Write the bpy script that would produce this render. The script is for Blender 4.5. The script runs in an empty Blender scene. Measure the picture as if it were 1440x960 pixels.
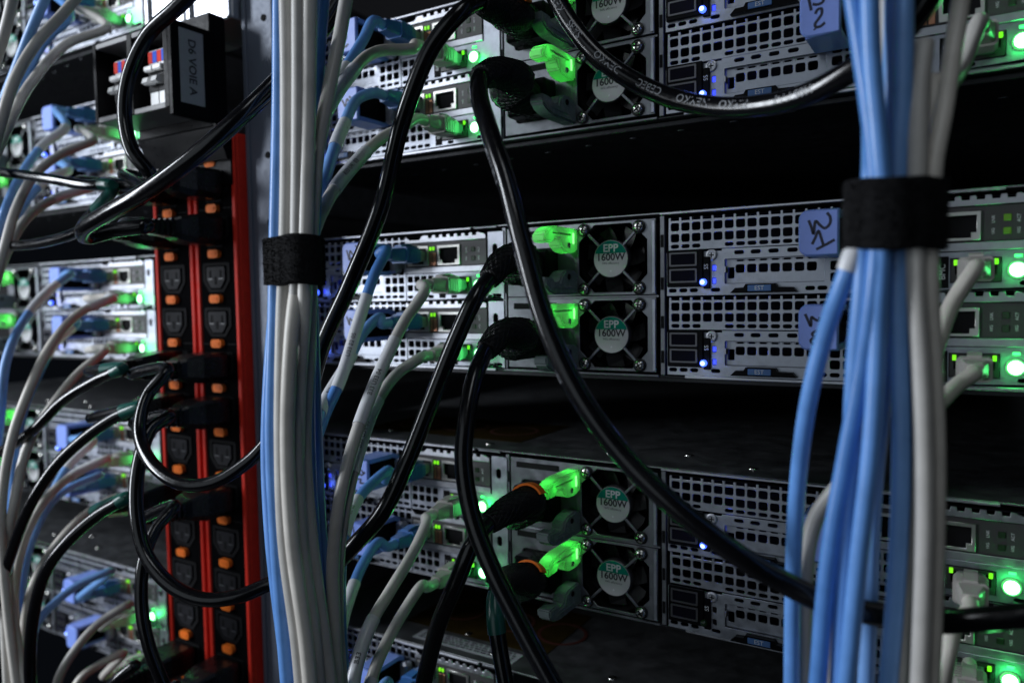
import bpy, bmesh, math, random
from mathutils import Vector, Matrix, Euler
random.seed(7)
S = 0.001                                   # everything below is written in millimetres
sc = bpy.context.scene
COL = sc.collection

# ------------------------------------------------------------------ camera
CAM_LOC = Vector((168.63, -381.126, -21.459))
CAM_ROT = Euler((math.radians(86.9306), math.radians(0.9073), math.radians(31.3554)), 'XYZ')
FPX = 1074.95                               # focal length in pixels of a 1440 px wide frame
cd = bpy.data.cameras.new("camera")
cam = bpy.data.objects.new("camera", cd); COL.objects.link(cam)
cam.location = CAM_LOC * S; cam.rotation_euler = CAM_ROT
cd.sensor_width = 36.0; cd.lens = FPX / 1440 * 36.0
cd.clip_start = 0.004; cd.clip_end = 50
cd.dof.use_dof = True; cd.dof.focus_distance = 0.375; cd.dof.aperture_fstop = 5.6
cd.dof.aperture_blades = 7
sc.camera = cam

# ------------------------------------------------------------------ world, lamps, exposure
w = bpy.data.worlds.new("World"); sc.world = w; w.use_nodes = True
w.node_tree.nodes["Background"].inputs[0].default_value = (0.55, 0.7, 1, 1)
w.node_tree.nodes["Background"].inputs[1].default_value = 0.004

def area(name, loc, target, sx, sy, power, col):
    ld = bpy.data.lights.new(name, 'AREA'); ld.shape = 'RECTANGLE'; ld.size = sx * S; ld.size_y = sy * S
    ld.energy = power; ld.color = col
    o = bpy.data.objects.new(name, ld); COL.objects.link(o); o.location = Vector(loc) * S
    d = Vector(target) - Vector(loc); o.rotation_euler = d.to_track_quat('-Z', 'Y').to_euler()
    return o
area("aisle_light", (-1060, -800, 230), (-150, 0, 0), 200, 850, 18.0, (0.86, 0.92, 1.0))
area("opposite_fill", (-250, -1600, 200), (0, 0, 0), 1200, 1400, 3.1, (0.80, 0.91, 1.0))  # added fill that brightens the metal panels; no lamp known there
area("ceiling_light", (450, -900, 1300), (50, 0, 0), 300, 800, 2.5, (0.88, 0.94, 1.0))
sc.view_settings.view_transform = 'Standard'; sc.view_settings.look = 'None'
sc.view_settings.exposure = 0.0; sc.view_settings.gamma = 1.0
sc.cycles.max_bounces = 6; sc.cycles.sample_clamp_indirect = 3.0
sc.cycles.use_denoising = True

# ------------------------------------------------------------------ helpers
CR = CAM_ROT.to_matrix()
def at(u, v, Y):
    """the place at depth Y that the photograph shows at pixel (u, v)"""
    d = CR @ Vector(((u - 720) / FPX, -(v - 480) / FPX, -1.0)); t = (Y - CAM_LOC.y) / d.y
    return CAM_LOC + d * t

MATS = {}
def mat(name, col, rough=0.5, metal=0.0, spec=0.5, nscale=0, namt=0.0, rvar=0.0, bump=0.0, bscale=0, emit=None, estr=0.0, weave=0, trans=0.0, stretch=None, coat=0.0):
    if name in MATS: return MATS[name]
    m = bpy.data.materials.new(name); m.use_nodes = True; nt = m.node_tree; N = nt.nodes; L = nt.links
    b = N["Principled BSDF"]; b.inputs["Base Color"].default_value = (*col, 1); b.inputs["Roughness"].default_value = rough
    b.inputs["Metallic"].default_value = metal; b.inputs["Specular IOR Level"].default_value = spec
    if coat: b.inputs["Coat Weight"].default_value = coat; b.inputs["Coat Roughness"].default_value = 0.15
    tc = N.new("ShaderNodeTexCoord"); src = tc.outputs["Object"]
    if stretch:
        mp = N.new("ShaderNodeMapping"); mp.inputs["Scale"].default_value = stretch; L.new(src, mp.inputs["Vector"]); src = mp.outputs["Vector"]
    if nscale:
        n = N.new("ShaderNodeTexNoise"); n.inputs["Scale"].default_value = nscale; n.inputs["Detail"].default_value = 6; n.inputs["Roughness"].default_value = 0.62
        L.new(src, n.inputs["Vector"])
        if namt:
            r = N.new("ShaderNodeMapRange"); r.inputs[1].default_value = 0.3; r.inputs[2].default_value = 0.7
            r.inputs[3].default_value = 1 - namt; r.inputs[4].default_value = 1 + namt; L.new(n.outputs["Fac"], r.inputs[0])
            mx = N.new("ShaderNodeVectorMath"); mx.operation = 'SCALE'; mx.inputs[0].default_value = col; L.new(r.outputs[0], mx.inputs["Scale"])
            L.new(mx.outputs[0], b.inputs["Base Color"])
        if rvar:
            r2 = N.new("ShaderNodeMapRange"); r2.inputs[1].default_value = 0.3; r2.inputs[2].default_value = 0.7
            r2.inputs[3].default_value = max(0.02, rough - rvar); r2.inputs[4].default_value = min(1, rough + rvar)
            L.new(n.outputs["Fac"], r2.inputs[0]); L.new(r2.outputs[0], b.inputs["Roughness"])
    if bump:
        bp = N.new("ShaderNodeBump"); bp.inputs["Strength"].default_value = bump; bp.inputs["Distance"].default_value = 0.0006
        if weave:
            w1 = N.new("ShaderNodeTexWave"); w1.bands_direction = 'DIAGONAL'; w1.inputs["Scale"].default_value = weave
            w2 = N.new("ShaderNodeTexVoronoi"); w2.inputs["Scale"].default_value = weave * 1.6
            L.new(tc.outputs["Object"], w1.inputs["Vector"]); L.new(tc.outputs["Object"], w2.inputs["Vector"])
            a = N.new("ShaderNodeMath"); a.operation = 'MULTIPLY'; L.new(w1.outputs["Fac"], a.inputs[0]); L.new(w2.outputs["Distance"], a.inputs[1])
            L.new(a.outputs[0], bp.inputs["Height"])
        else:
            n2 = N.new("ShaderNodeTexNoise"); n2.inputs["Scale"].default_value = bscale or 900; n2.inputs["Detail"].default_value = 4
            L.new(src, n2.inputs["Vector"]); L.new(n2.outputs["Fac"], bp.inputs["Height"])
        L.new(bp.outputs[0], b.inputs["Normal"])
    if emit: b.inputs["Emission Color"].default_value = (*emit, 1); b.inputs["Emission Strength"].default_value = estr
    if trans:
        t = N.new("ShaderNodeBsdfTranslucent"); t.inputs[0].default_value = (*col, 1); ms = N.new("ShaderNodeMixShader"); ms.inputs[0].default_value = trans
        L.new(b.outputs[0], ms.inputs[1]); L.new(t.outputs[0], ms.inputs[2]); L.new(ms.outputs[0], N["Material Output"].inputs["Surface"])
    MATS[name] = m; return m

STEEL = mat("galvanised_steel", (0.36, 0.38, 0.43), 0.44, 1.0, nscale=160, namt=0.2, rvar=0.1, bump=0.05, bscale=700)
STEEL2 = mat("plated_steel", (0.46, 0.47, 0.51), 0.42, 1.0, nscale=240, namt=0.10, rvar=0.10)
DKSTEEL = mat("dark_case_steel", (0.20, 0.21, 0.23), 0.45, 0.9, nscale=120, namt=0.2, rvar=0.08)
CHROME = mat("screw_nickel", (0.60, 0.59, 0.56), 0.25, 1.0, nscale=600, rvar=0.1)
BLACK = mat("black_plastic", (0.004, 0.004, 0.005), 0.34, spec=0.06, nscale=400, rvar=0.1)
MATTE = mat("matte_black", (0.006, 0.006, 0.007), 0.8, spec=0.15)
CAVITY = mat("node_inside", (0.010, 0.010, 0.014), 0.8, spec=0.1)
CORD = mat("black_cord_sheath", (0.004, 0.004, 0.005), 0.20, spec=0.45, nscale=500, rvar=0.06, bump=0.04, bscale=600)
BRAID = mat("braided_sleeve", (0.005, 0.005, 0.006), 0.5, spec=0.35, bump=0.9, weave=420)
VELCRO = mat("hook_and_loop_strap", (0.009, 0.009, 0.010), 0.95, spec=0.15, bump=1.0, bscale=1500, nscale=900, namt=0.5)
GREY = mat("grey_cable_sheath", (0.60, 0.575, 0.535), 0.38, nscale=60, namt=0.14, rvar=0.08, bump=0.06, bscale=350)
BLUE = mat("blue_cable_sheath", (0.12, 0.295, 0.68), 0.34, nscale=60, namt=0.14, rvar=0.08, bump=0.06, bscale=350)
BOOTBLUE = mat("blue_boot_plastic", (0.035, 0.13, 0.36), 0.38, nscale=200, rvar=0.08)
BOOTGREY = mat("grey_boot_plastic", (0.52, 0.50, 0.47), 0.42, nscale=200, rvar=0.08, trans=0.25)
SLEEVE = mat("white_label_sleeve", (0.66, 0.67, 0.70), 0.33, nscale=150, rvar=0.1, namt=0.05)
INK = mat("black_print", (0.012, 0.012, 0.018), 0.6)
MARKER = mat("navy_marker_ink", (0.006, 0.009, 0.035), 0.5)
WHITEINK = mat("white_print", (0.62, 0.64, 0.66), 0.6)
DULLINK = mat("worn_cord_print", (0.30, 0.31, 0.33), 0.6)
TABBLUE = mat("blue_tab_plastic", (0.23, 0.34, 0.84), 0.40, nscale=120, namt=0.06, rvar=0.08)
TAGBLUE = mat("blue_tag_plastic", (0.06, 0.15, 0.36), 0.5)
FAN = mat("black_fan_plastic", (0.008, 0.008, 0.009), 0.45, spec=0.4)
STICKER = mat("silver_sticker", (0.46, 0.46, 0.47), 0.5, 0.0, nscale=300, rvar=0.06)
TEAL = mat("teal_print", (0.0, 0.19, 0.135), 0.7, spec=0.1)
FROST = mat("frosted_plastic", (0.22, 0.27, 0.27), 0.25, trans=0.35, nscale=260, rvar=0.12)
FROSTLIT = mat("frosted_plastic_lit", (0.50, 0.80, 0.46), 0.16, trans=0.62, bump=0.15, bscale=220, nscale=260, rvar=0.12)  # same plastic as FROST, with the green light put into its colour
ORANGE = mat("orange_lock_plastic", (0.92, 0.20, 0.025), 0.5, spec=0.12, nscale=300, rvar=0.1)
RED = mat("red_anodised_aluminium", (0.72, 0.035, 0.02), 0.5, 0.0, spec=0.12, nscale=180, namt=0.1, rvar=0.08)
PDUFACE = mat("strip_face_plastic", (0.0045, 0.0045, 0.005), 0.6, spec=0.0, nscale=500, namt=0.2, rvar=0.08)
OUTLET = mat("outlet_plastic", (0.022, 0.022, 0.025), 0.5, spec=0.06)
PLUGBLK = mat("plug_rubber", (0.007, 0.007, 0.008), 0.30, spec=0.45, nscale=300, rvar=0.08)
GREENHS = mat("green_heat_shrink", (0.004, 0.07, 0.055), 0.3)
POST = mat("grey_post_paint", (0.12, 0.14, 0.185), 0.5, 0.2, nscale=500, rvar=0.07, bump=0.1, bscale=1800)
ALU = mat("brushed_aluminium", (0.62, 0.64, 0.68), 0.36, 1.0, nscale=150, rvar=0.1, stretch=(8, 8, 0.4))
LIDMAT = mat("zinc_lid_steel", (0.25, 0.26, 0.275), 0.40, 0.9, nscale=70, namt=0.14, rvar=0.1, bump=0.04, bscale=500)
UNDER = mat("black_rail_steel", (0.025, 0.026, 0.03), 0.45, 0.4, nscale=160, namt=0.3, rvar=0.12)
WHITEPL = mat("white_plastic", (0.85, 0.85, 0.84), 0.38)
REDPL = mat("red_print", (0.80, 0.05, 0.03), 0.6, spec=0.1)
BLUEPL = mat("blue_print", (0.05, 0.14, 0.75), 0.6, spec=0.1)
PAPER = mat("grey_label_paper", (0.30, 0.31, 0.34), 0.6, nscale=300, namt=0.05)
YELLOW = mat("yellow_warning_print", (0.022, 0.014, 0.002), 0.8, spec=0.05, nscale=60, namt=0.35)
BEZELREFL = mat("bezel_reflection_tone", (0.55, 0.26, 0.16), 0.35, 0.9)
CARD = mat("card_bracket_dark", (0.055, 0.052, 0.055), 0.5, 0.3)
LEDBLUE = mat("blue_led_lens", (0.1, 0.15, 0.9), 0.3, emit=(0.05, 0.12, 1.0), estr=3.0)
LEDBLUEHOT = mat("blue_led_core", (0.5, 0.6, 1), 0.3, emit=(0.40, 0.62, 1.0), estr=2.6)
LEDBLUEDIM = mat("blue_led_pipe", (0.1, 0.15, 0.9), 0.3, emit=(0.04, 0.07, 1.0), estr=1.3)
LEDGREEN = mat("green_led_lens", (0.1, 0.8, 0.2), 0.3, emit=(0.05, 1.0, 0.18), estr=2.2)
STREAKGLOW = mat("refraction_streak_glow", (0.5, 1, 0.5), 0.2, emit=(0.45, 1.0, 0.42), estr=0.9)
GREYS = [GREY, mat("warm_grey_sheath", (0.62, 0.585, 0.53), 0.40, nscale=70, namt=0.1, rvar=0.09, bump=0.08, bscale=300), mat("dim_grey_sheath", (0.47, 0.455, 0.43), 0.44, nscale=80, namt=0.1, rvar=0.08, bump=0.06, bscale=350)]
BLUES = [BLUE, mat("pale_blue_sheath", (0.17, 0.35, 0.70), 0.36, nscale=70, namt=0.1, rvar=0.09, bump=0.07, bscale=300), mat("deep_blue_sheath", (0.085, 0.24, 0.60), 0.36, nscale=80, namt=0.1, rvar=0.08, bump=0.06, bscale=350)]
LEDGREENHOT = mat("green_led_core", (0.5, 1, 0.6), 0.3, emit=(0.55, 1.0, 0.72), estr=4.5)
LEDLIME = mat("lime_led_lens", (0.2, 0.7, 0.0), 0.3, emit=(0.22, 0.9, 0.02), estr=0.9)
LEDLIMEDIM = mat("lime_led_lens_dim", (0.06, 0.14, 0.01), 0.3, emit=(0.16, 0.5, 0.0), estr=0.10)
LEDOFF = mat("unlit_led_lens", (0.01, 0.03, 0.01), 0.3)

ORG = {}
def smooth_path(pts, seg=9):
    P = [Vector(p) for p in pts]
    if len(P) < 3: return [P[0].lerp(P[-1], i / 8) for i in range(9)]
    out = []
    Q = [2 * P[0] - P[1]] + P + [2 * P[-1] - P[-2]]
    for i in range(1, len(Q) - 2):
        p0, p1, p2, p3 = Q[i - 1], Q[i], Q[i + 1], Q[i + 2]
        # centripetal Catmull-Rom
        t0 = 0; t1 = t0 + max((p1 - p0).length, 1e-3) ** 0.5; t2 = t1 + max((p2 - p1).length, 1e-3) ** 0.5; t3 = t2 + max((p3 - p2).length, 1e-3) ** 0.5
        for k in range(seg):
            t = t1 + (t2 - t1) * k / seg
            a1 = p0 * ((t1 - t) / (t1 - t0)) + p1 * ((t - t0) / (t1 - t0))
            a2 = p1 * ((t2 - t) / (t2 - t1)) + p2 * ((t - t1) / (t2 - t1))
            a3 = p2 * ((t3 - t) / (t3 - t2)) + p3 * ((t - t2) / (t3 - t2))
            b1 = a1 * ((t2 - t) / (t2 - t0)) + a2 * ((t - t0) / (t2 - t0))
            b2 = a2 * ((t3 - t) / (t3 - t1)) + a3 * ((t - t1) / (t3 - t1))
            out.append(b1 * ((t2 - t) / (t2 - t1)) + b2 * ((t - t1) / (t2 - t1)))
    out.append(P[-1]); return out

def frames(path):
    """parallel-transport frames along a path"""
    n = len(path); T = []
    for i in range(n):
        t = path[min(i + 1, n - 1)] - path[max(i - 1, 0)]
        T.append(t.normalized() if t.length > 1e-9 else Vector((0, 0, 1)))
    up = Vector((0, 0, 1)) if abs(T[0].z) < 0.9 else Vector((1, 0, 0))
    u = (up - T[0] * up.dot(T[0])).normalized(); F = []
    for i in range(n):
        u = (u - T[i] * u.dot(T[i])).normalized(); F.append((T[i], u, T[i].cross(u)))
    return F

class MB:
    def __init__(s): s.bm = bmesh.new()
    def box(s, x0, x1, y0, y1, z0, z1, b=0.0, M=None):
        r = bmesh.ops.create_cube(s.bm, size=1.0)
        vs = r['verts']
        for v in vs:
            v.co = Vector(((x0 + x1) / 2 + v.co.x * (x1 - x0), (y0 + y1) / 2 + v.co.y * (y1 - y0), (z0 + z1) / 2 + v.co.z * (z1 - z0)))
        if b:
            es = list({e for v in vs for e in v.link_edges})
            r2 = bmesh.ops.bevel(s.bm, geom=es, offset=b, segments=1, affect='EDGES', profile=0.5)
            vs = list({v for f in r2['faces'] for v in f.verts} | {v for v in vs if v.is_valid})
        if M:
            for v in vs: v.co = M @ v.co
        return s
    def loft(s, rings, cap=True, closed=True):
        R = [[s.bm.verts.new(p) for p in r] for r in rings]; n = len(R[0])
        for a, b in zip(R, R[1:]):
            for i in range(n if closed else n - 1): s.bm.faces.new((a[i], a[(i + 1) % n], b[(i + 1) % n], b[i]))
        if cap: s.bm.faces.new(R[0][::-1]); s.bm.faces.new(R[-1])
        return s
    def prism(s, poly, y0, y1):
        """poly of (x, z), pushed along y"""
        return s.loft([[(x, y0, z) for x, z in poly], [(x, y1, z) for x, z in poly]])
    def prismx(s, poly, x0, x1):
        return s.loft([[(x0, y, z) for y, z in poly], [(x1, y, z) for y, z in poly]])
    def prismz(s, poly, z0, z1):
        return s.loft([[(x, y, z0) for x, y in poly], [(x, y, z1) for x, y in poly]])
    def cyl(s, cx, cz, r, y0, y1, n=20, r1=None):
        r1 = r if r1 is None else r1
        return s.loft([[(cx + r * math.cos(2 * math.pi * i / n), y0, cz + r * math.sin(2 * math.pi * i / n)) for i in range(n)],
                       [(cx + r1 * math.cos(2 * math.pi * i / n), y1, cz + r1 * math.sin(2 * math.pi * i / n)) for i in range(n)]])
    def lathe(s, cx, cz, prof, n=20, cap=True):
        """prof of (r, y) about an axis along y"""
        return s.loft([[(cx + r * math.cos(2 * math.pi * i / n), y, cz + r * math.sin(2 * math.pi * i / n)) for i in range(n)] for r, y in prof], cap)
    def tube(s, path, r, n=12, cap=True, flat=1.0):
        F = frames(path); rings = []
        for i, p in enumerate(path):
            rr = r(i / (len(path) - 1)) if callable(r) else r
            t, u, v = F[i]
            rings.append([p + u * (rr * math.cos(2 * math.pi * k / n)) + v * (rr * flat * math.sin(2 * math.pi * k / n)) for k in range(n)])
        return s.loft(rings, cap)
    def build(s, name, m, parent=None, smooth=False, org=None):
        bm = s.bm; bmesh.ops.recalc_face_normals(bm, faces=bm.faces[:])
        o0 = Vector(ORG[parent.name]) if parent else Vector(org or (0, 0, 0))
        for v in bm.verts: v.co = (v.co - o0) * S
        me = bpy.data.meshes.new(name); bm.to_mesh(me); bm.free()
        return link(name, me, m, parent, smooth, o0)

def link(name, me, m, parent, smooth, o0):
    if smooth:
        for p in me.polygons: p.use_smooth = True
        if smooth != 'all':
            me.set_sharp_from_angle(angle=math.radians(40))
    me.materials.append(m)
    o = bpy.data.objects.new(name, me); COL.objects.link(o)
    if parent: o.parent = parent
    else: o.location = o0 * S
    ORG[o.name] = tuple(o0); return o

def tag(o, label, cat, group=None):
    o['label'] = label; o['category'] = cat
    if group: o['group'] = group
    return o
def thing(name, label, cat, loc, group=None):
    o = bpy.data.objects.new(name, None); o.empty_display_size = 0.01; COL.objects.link(o); o.location = Vector(loc) * S
    ORG[o.name] = tuple(loc); return tag(o, label, cat, group)
def dup(o, delta, parent=None):
    c = o.copy(); COL.objects.link(c)
    if parent: c.parent = parent
    else:
        c.location = o.location + Vector(delta) * S
    ORG[c.name] = tuple(Vector(ORG[o.name]) + Vector(delta)) if o.name in ORG else (0, 0, 0)
    for ch in list(o.children): dup(ch, delta, c)
    return c

def plate(name, outer, holes, y0, y1, m, parent, bev=0.21):
    """a sheet (x, z outline with holes) between depths y0 (front) and y1"""
    cu = bpy.data.curves.new(name, 'CURVE'); cu.dimensions = '2D'; cu.fill_mode = 'BOTH'
    t = abs(y1 - y0); cu.extrude = max(t / 2 - bev, 0.01); cu.bevel_depth = bev; cu.bevel_resolution = 0
    cu.offset = -bev
    for poly in [outer] + holes:
        sp = cu.splines.new('POLY'); sp.points.add(len(poly) - 1); sp.use_cyclic_u = True
        for p, (x, z) in zip(sp.points, poly): p.co = (x, z, 0, 1)
    ob = bpy.data.objects.new(name, cu); COL.objects.link(ob)
    dg = bpy.context.evaluated_depsgraph_get(); me = bpy.data.meshes.new_from_object(ob.evaluated_get(dg))
    bpy.data.objects.remove(ob); bpy.data.curves.remove(cu)
    o0 = Vector(ORG[parent.name]); ym = (y0 + y1) / 2
    for v in me.vertices:
        x, z, d = v.co; v.co = (Vector((x, ym - d, z)) - o0) * S
    me.name = name; me.materials.clear()
    return link(name, me, m, parent, False, o0)

def rrect(cx, cz, w, h, r, k=2):
    out = []
    for sx, sz, a0 in ((1, 1, 0), (-1, 1, 90), (-1, -1, 180), (1, -1, 270)):
        for i in range(k + 1):
            a = math.radians(a0 + 90 * i / k); out.append((cx + sx * (w / 2 - r) + r * math.cos(a), cz + sz * (h / 2 - r) + r * math.sin(a)))
    return out
def rect(x0, x1, z0, z1): return [(x0, z0), (x1, z0), (x1, z1), (x0, z1)]

TXT = {}
def text_geo(s, size, bold=0.0):
    if (s, size, bold) in TXT: return TXT[(s, size, bold)]
    cu = bpy.data.curves.new("t", 'FONT'); cu.body = s; cu.size = size; cu.align_x = 'CENTER'; cu.align_y = 'CENTER'; cu.resolution_u = 3; cu.offset = bold * size
    ob = bpy.data.objects.new("t", cu); COL.objects.link(ob)
    dg = bpy.context.evaluated_depsgraph_get(); me = bpy.data.meshes.new_from_object(ob.evaluated_get(dg))
    g = ([v.co.copy() for v in me.vertices], [list(p.vertices) for p in me.polygons])
    bpy.data.objects.remove(ob); bpy.data.curves.remove(cu); bpy.data.meshes.remove(me); TXT[(s, size, bold)] = g; return g
def mesh_from(name, vs, fs, m, parent):
    o0 = Vector(ORG[parent.name]); me = bpy.data.meshes.new(name); me.from_pydata([(Vector(v) - o0) * S for v in vs], [], fs)
    return link(name, me, m, parent, False, o0)
def text_flat(name, s, size, fn, m, parent, bold=0.0):
    """fn(u, v) -> 3-D place"""
    vs, fs = text_geo(s, size, bold); return mesh_from(name, [fn(v.x, v.y) for v in vs], fs, m, parent)
def ribbon(name, strokes, wd, fn, m, parent):
    """handwriting: strokes of 2-D points swept by a round pen, laid by fn(u, v, lift)"""
    vs, fs = [], []
    for st in strokes:
        P = [Vector((a, b, 0)) for a, b in st]
        P = smooth_path(P, 5) if len(P) > 2 else P
        F = []
        for i, p in enumerate(P):
            t = (P[min(i + 1, len(P) - 1)] - P[max(i - 1, 0)]).normalized(); nrm = Vector((-t.y, t.x, 0)) * wd / 2
            k = len(vs); vs += [p + nrm, p - nrm]
            if i: fs.append((k - 2, k - 1, k + 1, k))
    return mesh_from(name, [fn(v.x, v.y) for v in vs], fs, m, parent)
def text_on_tube(name, s, size, path, r, s_mid, ang, m, parent, flip=False):
    """lettering wrapped round a cable: s_mid in mm along it, ang = side of it"""
    L = [0]
    for a, b in zip(path, path[1:]): L.append(L[-1] + (b - a).length)
    F = frames(path); vs, fs = text_geo(s, size); out = []
    sg = -1 if flip else 1
    for v in vs:
        d = min(max(s_mid + sg * v.x, 0), L[-1] - 1e-4); i = 0
        while L[i + 1] < d: i += 1
        k = (d - L[i]) / (L[i + 1] - L[i]); p = path[i].lerp(path[i + 1], k); t = F[i][0].lerp(F[i + 1][0], k).normalized()
        # side of the cable that looks towards ang (a world direction)
        n = (Vector(ang) - t * Vector(ang).dot(t)).normalized(); bi = t.cross(n)
        th = sg * v.y / r
        out.append(p + (n * math.cos(th) + bi * (-math.sin(th))) * (r + 0.06))
    return mesh_from(name, out, fs, m, parent)

def lamp(name, loc, r, power, col, parent):
    ld = bpy.data.lights.new(name, 'POINT'); ld.energy = power; ld.color = col; ld.shadow_soft_size = r * S
    o = bpy.data.objects.new(name, ld); COL.objects.link(o); o.parent = parent; o.location = (Vector(loc) - Vector(ORG[parent.name])) * S
    ORG[o.name] = ORG[parent.name]; return o

# ------------------------------------------------------------------ layout of the racks (mm; x along the racks, y into them, z up)
PITCH = 133.35; SLED = 40.75; NODE_STEP = 268.3
LEVEL = {1: PITCH, 2: 0.0, 3: -PITCH, 4: -2 * PITCH}          # right rack
RACK2 = -603.5; LVL2 = {0: 2 * PITCH - 3, 1: PITCH - 3, 2: -3.0, 3: -PITCH - 3, 4: -2 * PITCH - 3}

# ------------------------------------------------------------------ setting: rack interior, posts
def structure(o): o['kind'] = 'structure'; return o
structure(MB().box(-1300, 700, 760, 770, -900, 900).build('back_wall', MATTE))
structure(MB().box(-1300, 700, -1500, 770, -1000, -990).build('floor', mat('dark_floor_tiles', (0.03, 0.03, 0.035), 0.5, nscale=8, namt=0.2)))

post = thing('rack_post', 'grey painted steel post between the two racks, behind the thin cable bundle', 'rack post', (-236, -16, -900))
MB().box(-250.6, -222, -31, -2, -900, 900, 1.2).build('upright', POST, post)
MB().box(-250.2, -246.5, -32.2, -31, -900, 900, 0.3).build('edge_strip', POST, post)
for z in range(-320, 340, 44): MB().cyl(-230, z, 2.2, -31.6, -30.5, 14).build('bolt_hole', MATTE, post, True)

# ------------------------------------------------------------------ chassis
def make_chassis(name, X0, zc, label, group, first=None):
    """X0 = x of the middle of its fans"""
    if first: 
        c = dup(first, (X0, 0, zc)); c['label'] = label; c['group'] = group; return c
    t = thing('server_chassis', label, 'server chassis', (X0, 0, zc - 63), group)
    a, b = X0 - 241, X0 + 204
    lid = MB().box(a, b, 0.5, 640, zc + 21.9, zc + 22.9, 0.25).build('lid', LIDMAT, t)
    MB().box(a + 2, a + 150, -1.2, 0.4, zc + 21.2, zc + 22.7, 0.4).build('lid_lip', STEEL2, lid)
    MB().box(a + 152, a + 168, -0.6, 0.4, zc + 21.2, zc + 22.6, 0.4).build('lid_lip', DKSTEEL, lid)
    MB().box(X0 + 27, X0 + 144, -1.2, 0.4, zc + 21.2, zc + 22.7, 0.4).build('lid_lip', STEEL2, lid)
    MB().box(X0 + 146, X0 + 178, -1.2, 0.4, zc + 21.2, zc + 22.7, 0.4).build('lid_lip', STEEL2, lid)
    for x, y in ((-120, 30), (-90, 14), (-12, 22), (30, 36), (70, 18), (118, 30), (150, 12), (-180, 26)):
        MB().cyl(0, 0, 2.4, 0, 1).bm.free()
        m_ = MB(); m_.loft([[(X0 + x + r * math.cos(i * math.pi / 7), y + r * math.sin(i * math.pi / 7), zc + 22.85 + h) for i in range(14)] for r, h in ((2.6, 0), (2.4, 0.5), (1.2, 0.6))])
        m_.build('rivet', CHROME, lid, True)
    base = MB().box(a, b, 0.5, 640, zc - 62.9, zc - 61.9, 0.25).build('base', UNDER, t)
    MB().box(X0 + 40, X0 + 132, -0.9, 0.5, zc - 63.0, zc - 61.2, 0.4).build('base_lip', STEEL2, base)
    MB().box(X0 - 70, X0 + 26, -0.4, 0.5, zc - 62.9, zc - 61.4, 0.4).build('base_lip', DKSTEEL, base)
    MB().box(a + 3, a + 166, -0.9, 0.5, zc - 63.0, zc - 61.2, 0.4).build('base_lip', STEEL2, base)
    MB().box(X0 + 140, X0 + 198, -0.9, 0.5, zc - 63.0, zc - 61.2, 0.4).build('base_lip', STEEL2, base)
    MB().box(a, a + 1.2, 0.5, 640, zc - 61.8, zc + 21.8).build('side_wall', DKSTEEL, t)
    MB().box(b - 1.2, b, 0.5, 640, zc - 61.8, zc + 21.8).build('side_wall', DKSTEEL, t)
    for x in (-69.5, 27.0): 
        d = MB().box(X0 + x, X0 + x + 2.6, -0.4, 400, zc - 61.7, zc + 21.0, 0.3).build('divider', DKSTEEL, t)
        m_ = MB(); 
        for z in (zc + 8, zc - 14, zc - 34, zc - 52): m_.box(X0 + x + 0.5, X0 + x + 2.0, -0.75, -0.35, z - 3.2, z + 3.2)
        m_.build('slot', MATTE, d)
    MB().box(X0 - 66, X0 + 26, 0.3, 400, zc - 20.9, zc - 19.9).build('shelf', DKSTEEL, t)
    # rail the chassis rests on
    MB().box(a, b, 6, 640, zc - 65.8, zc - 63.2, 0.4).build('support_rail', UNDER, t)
    for k in range(14):
        x = X0 - 200 + 29 * k; y = 10 + (k * 37) % 41
        m_ = MB(); m_.loft([[(x + r * 1.8 * math.cos(i * math.pi / 6), y + r * math.sin(i * math.pi / 6), zc - 65.7 - h) for i in range(12)] for r, h in ((1.3, 0), (1.1, 0.4))])
        m_.build('stud', DKSTEEL, t, True)
    return t

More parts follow.
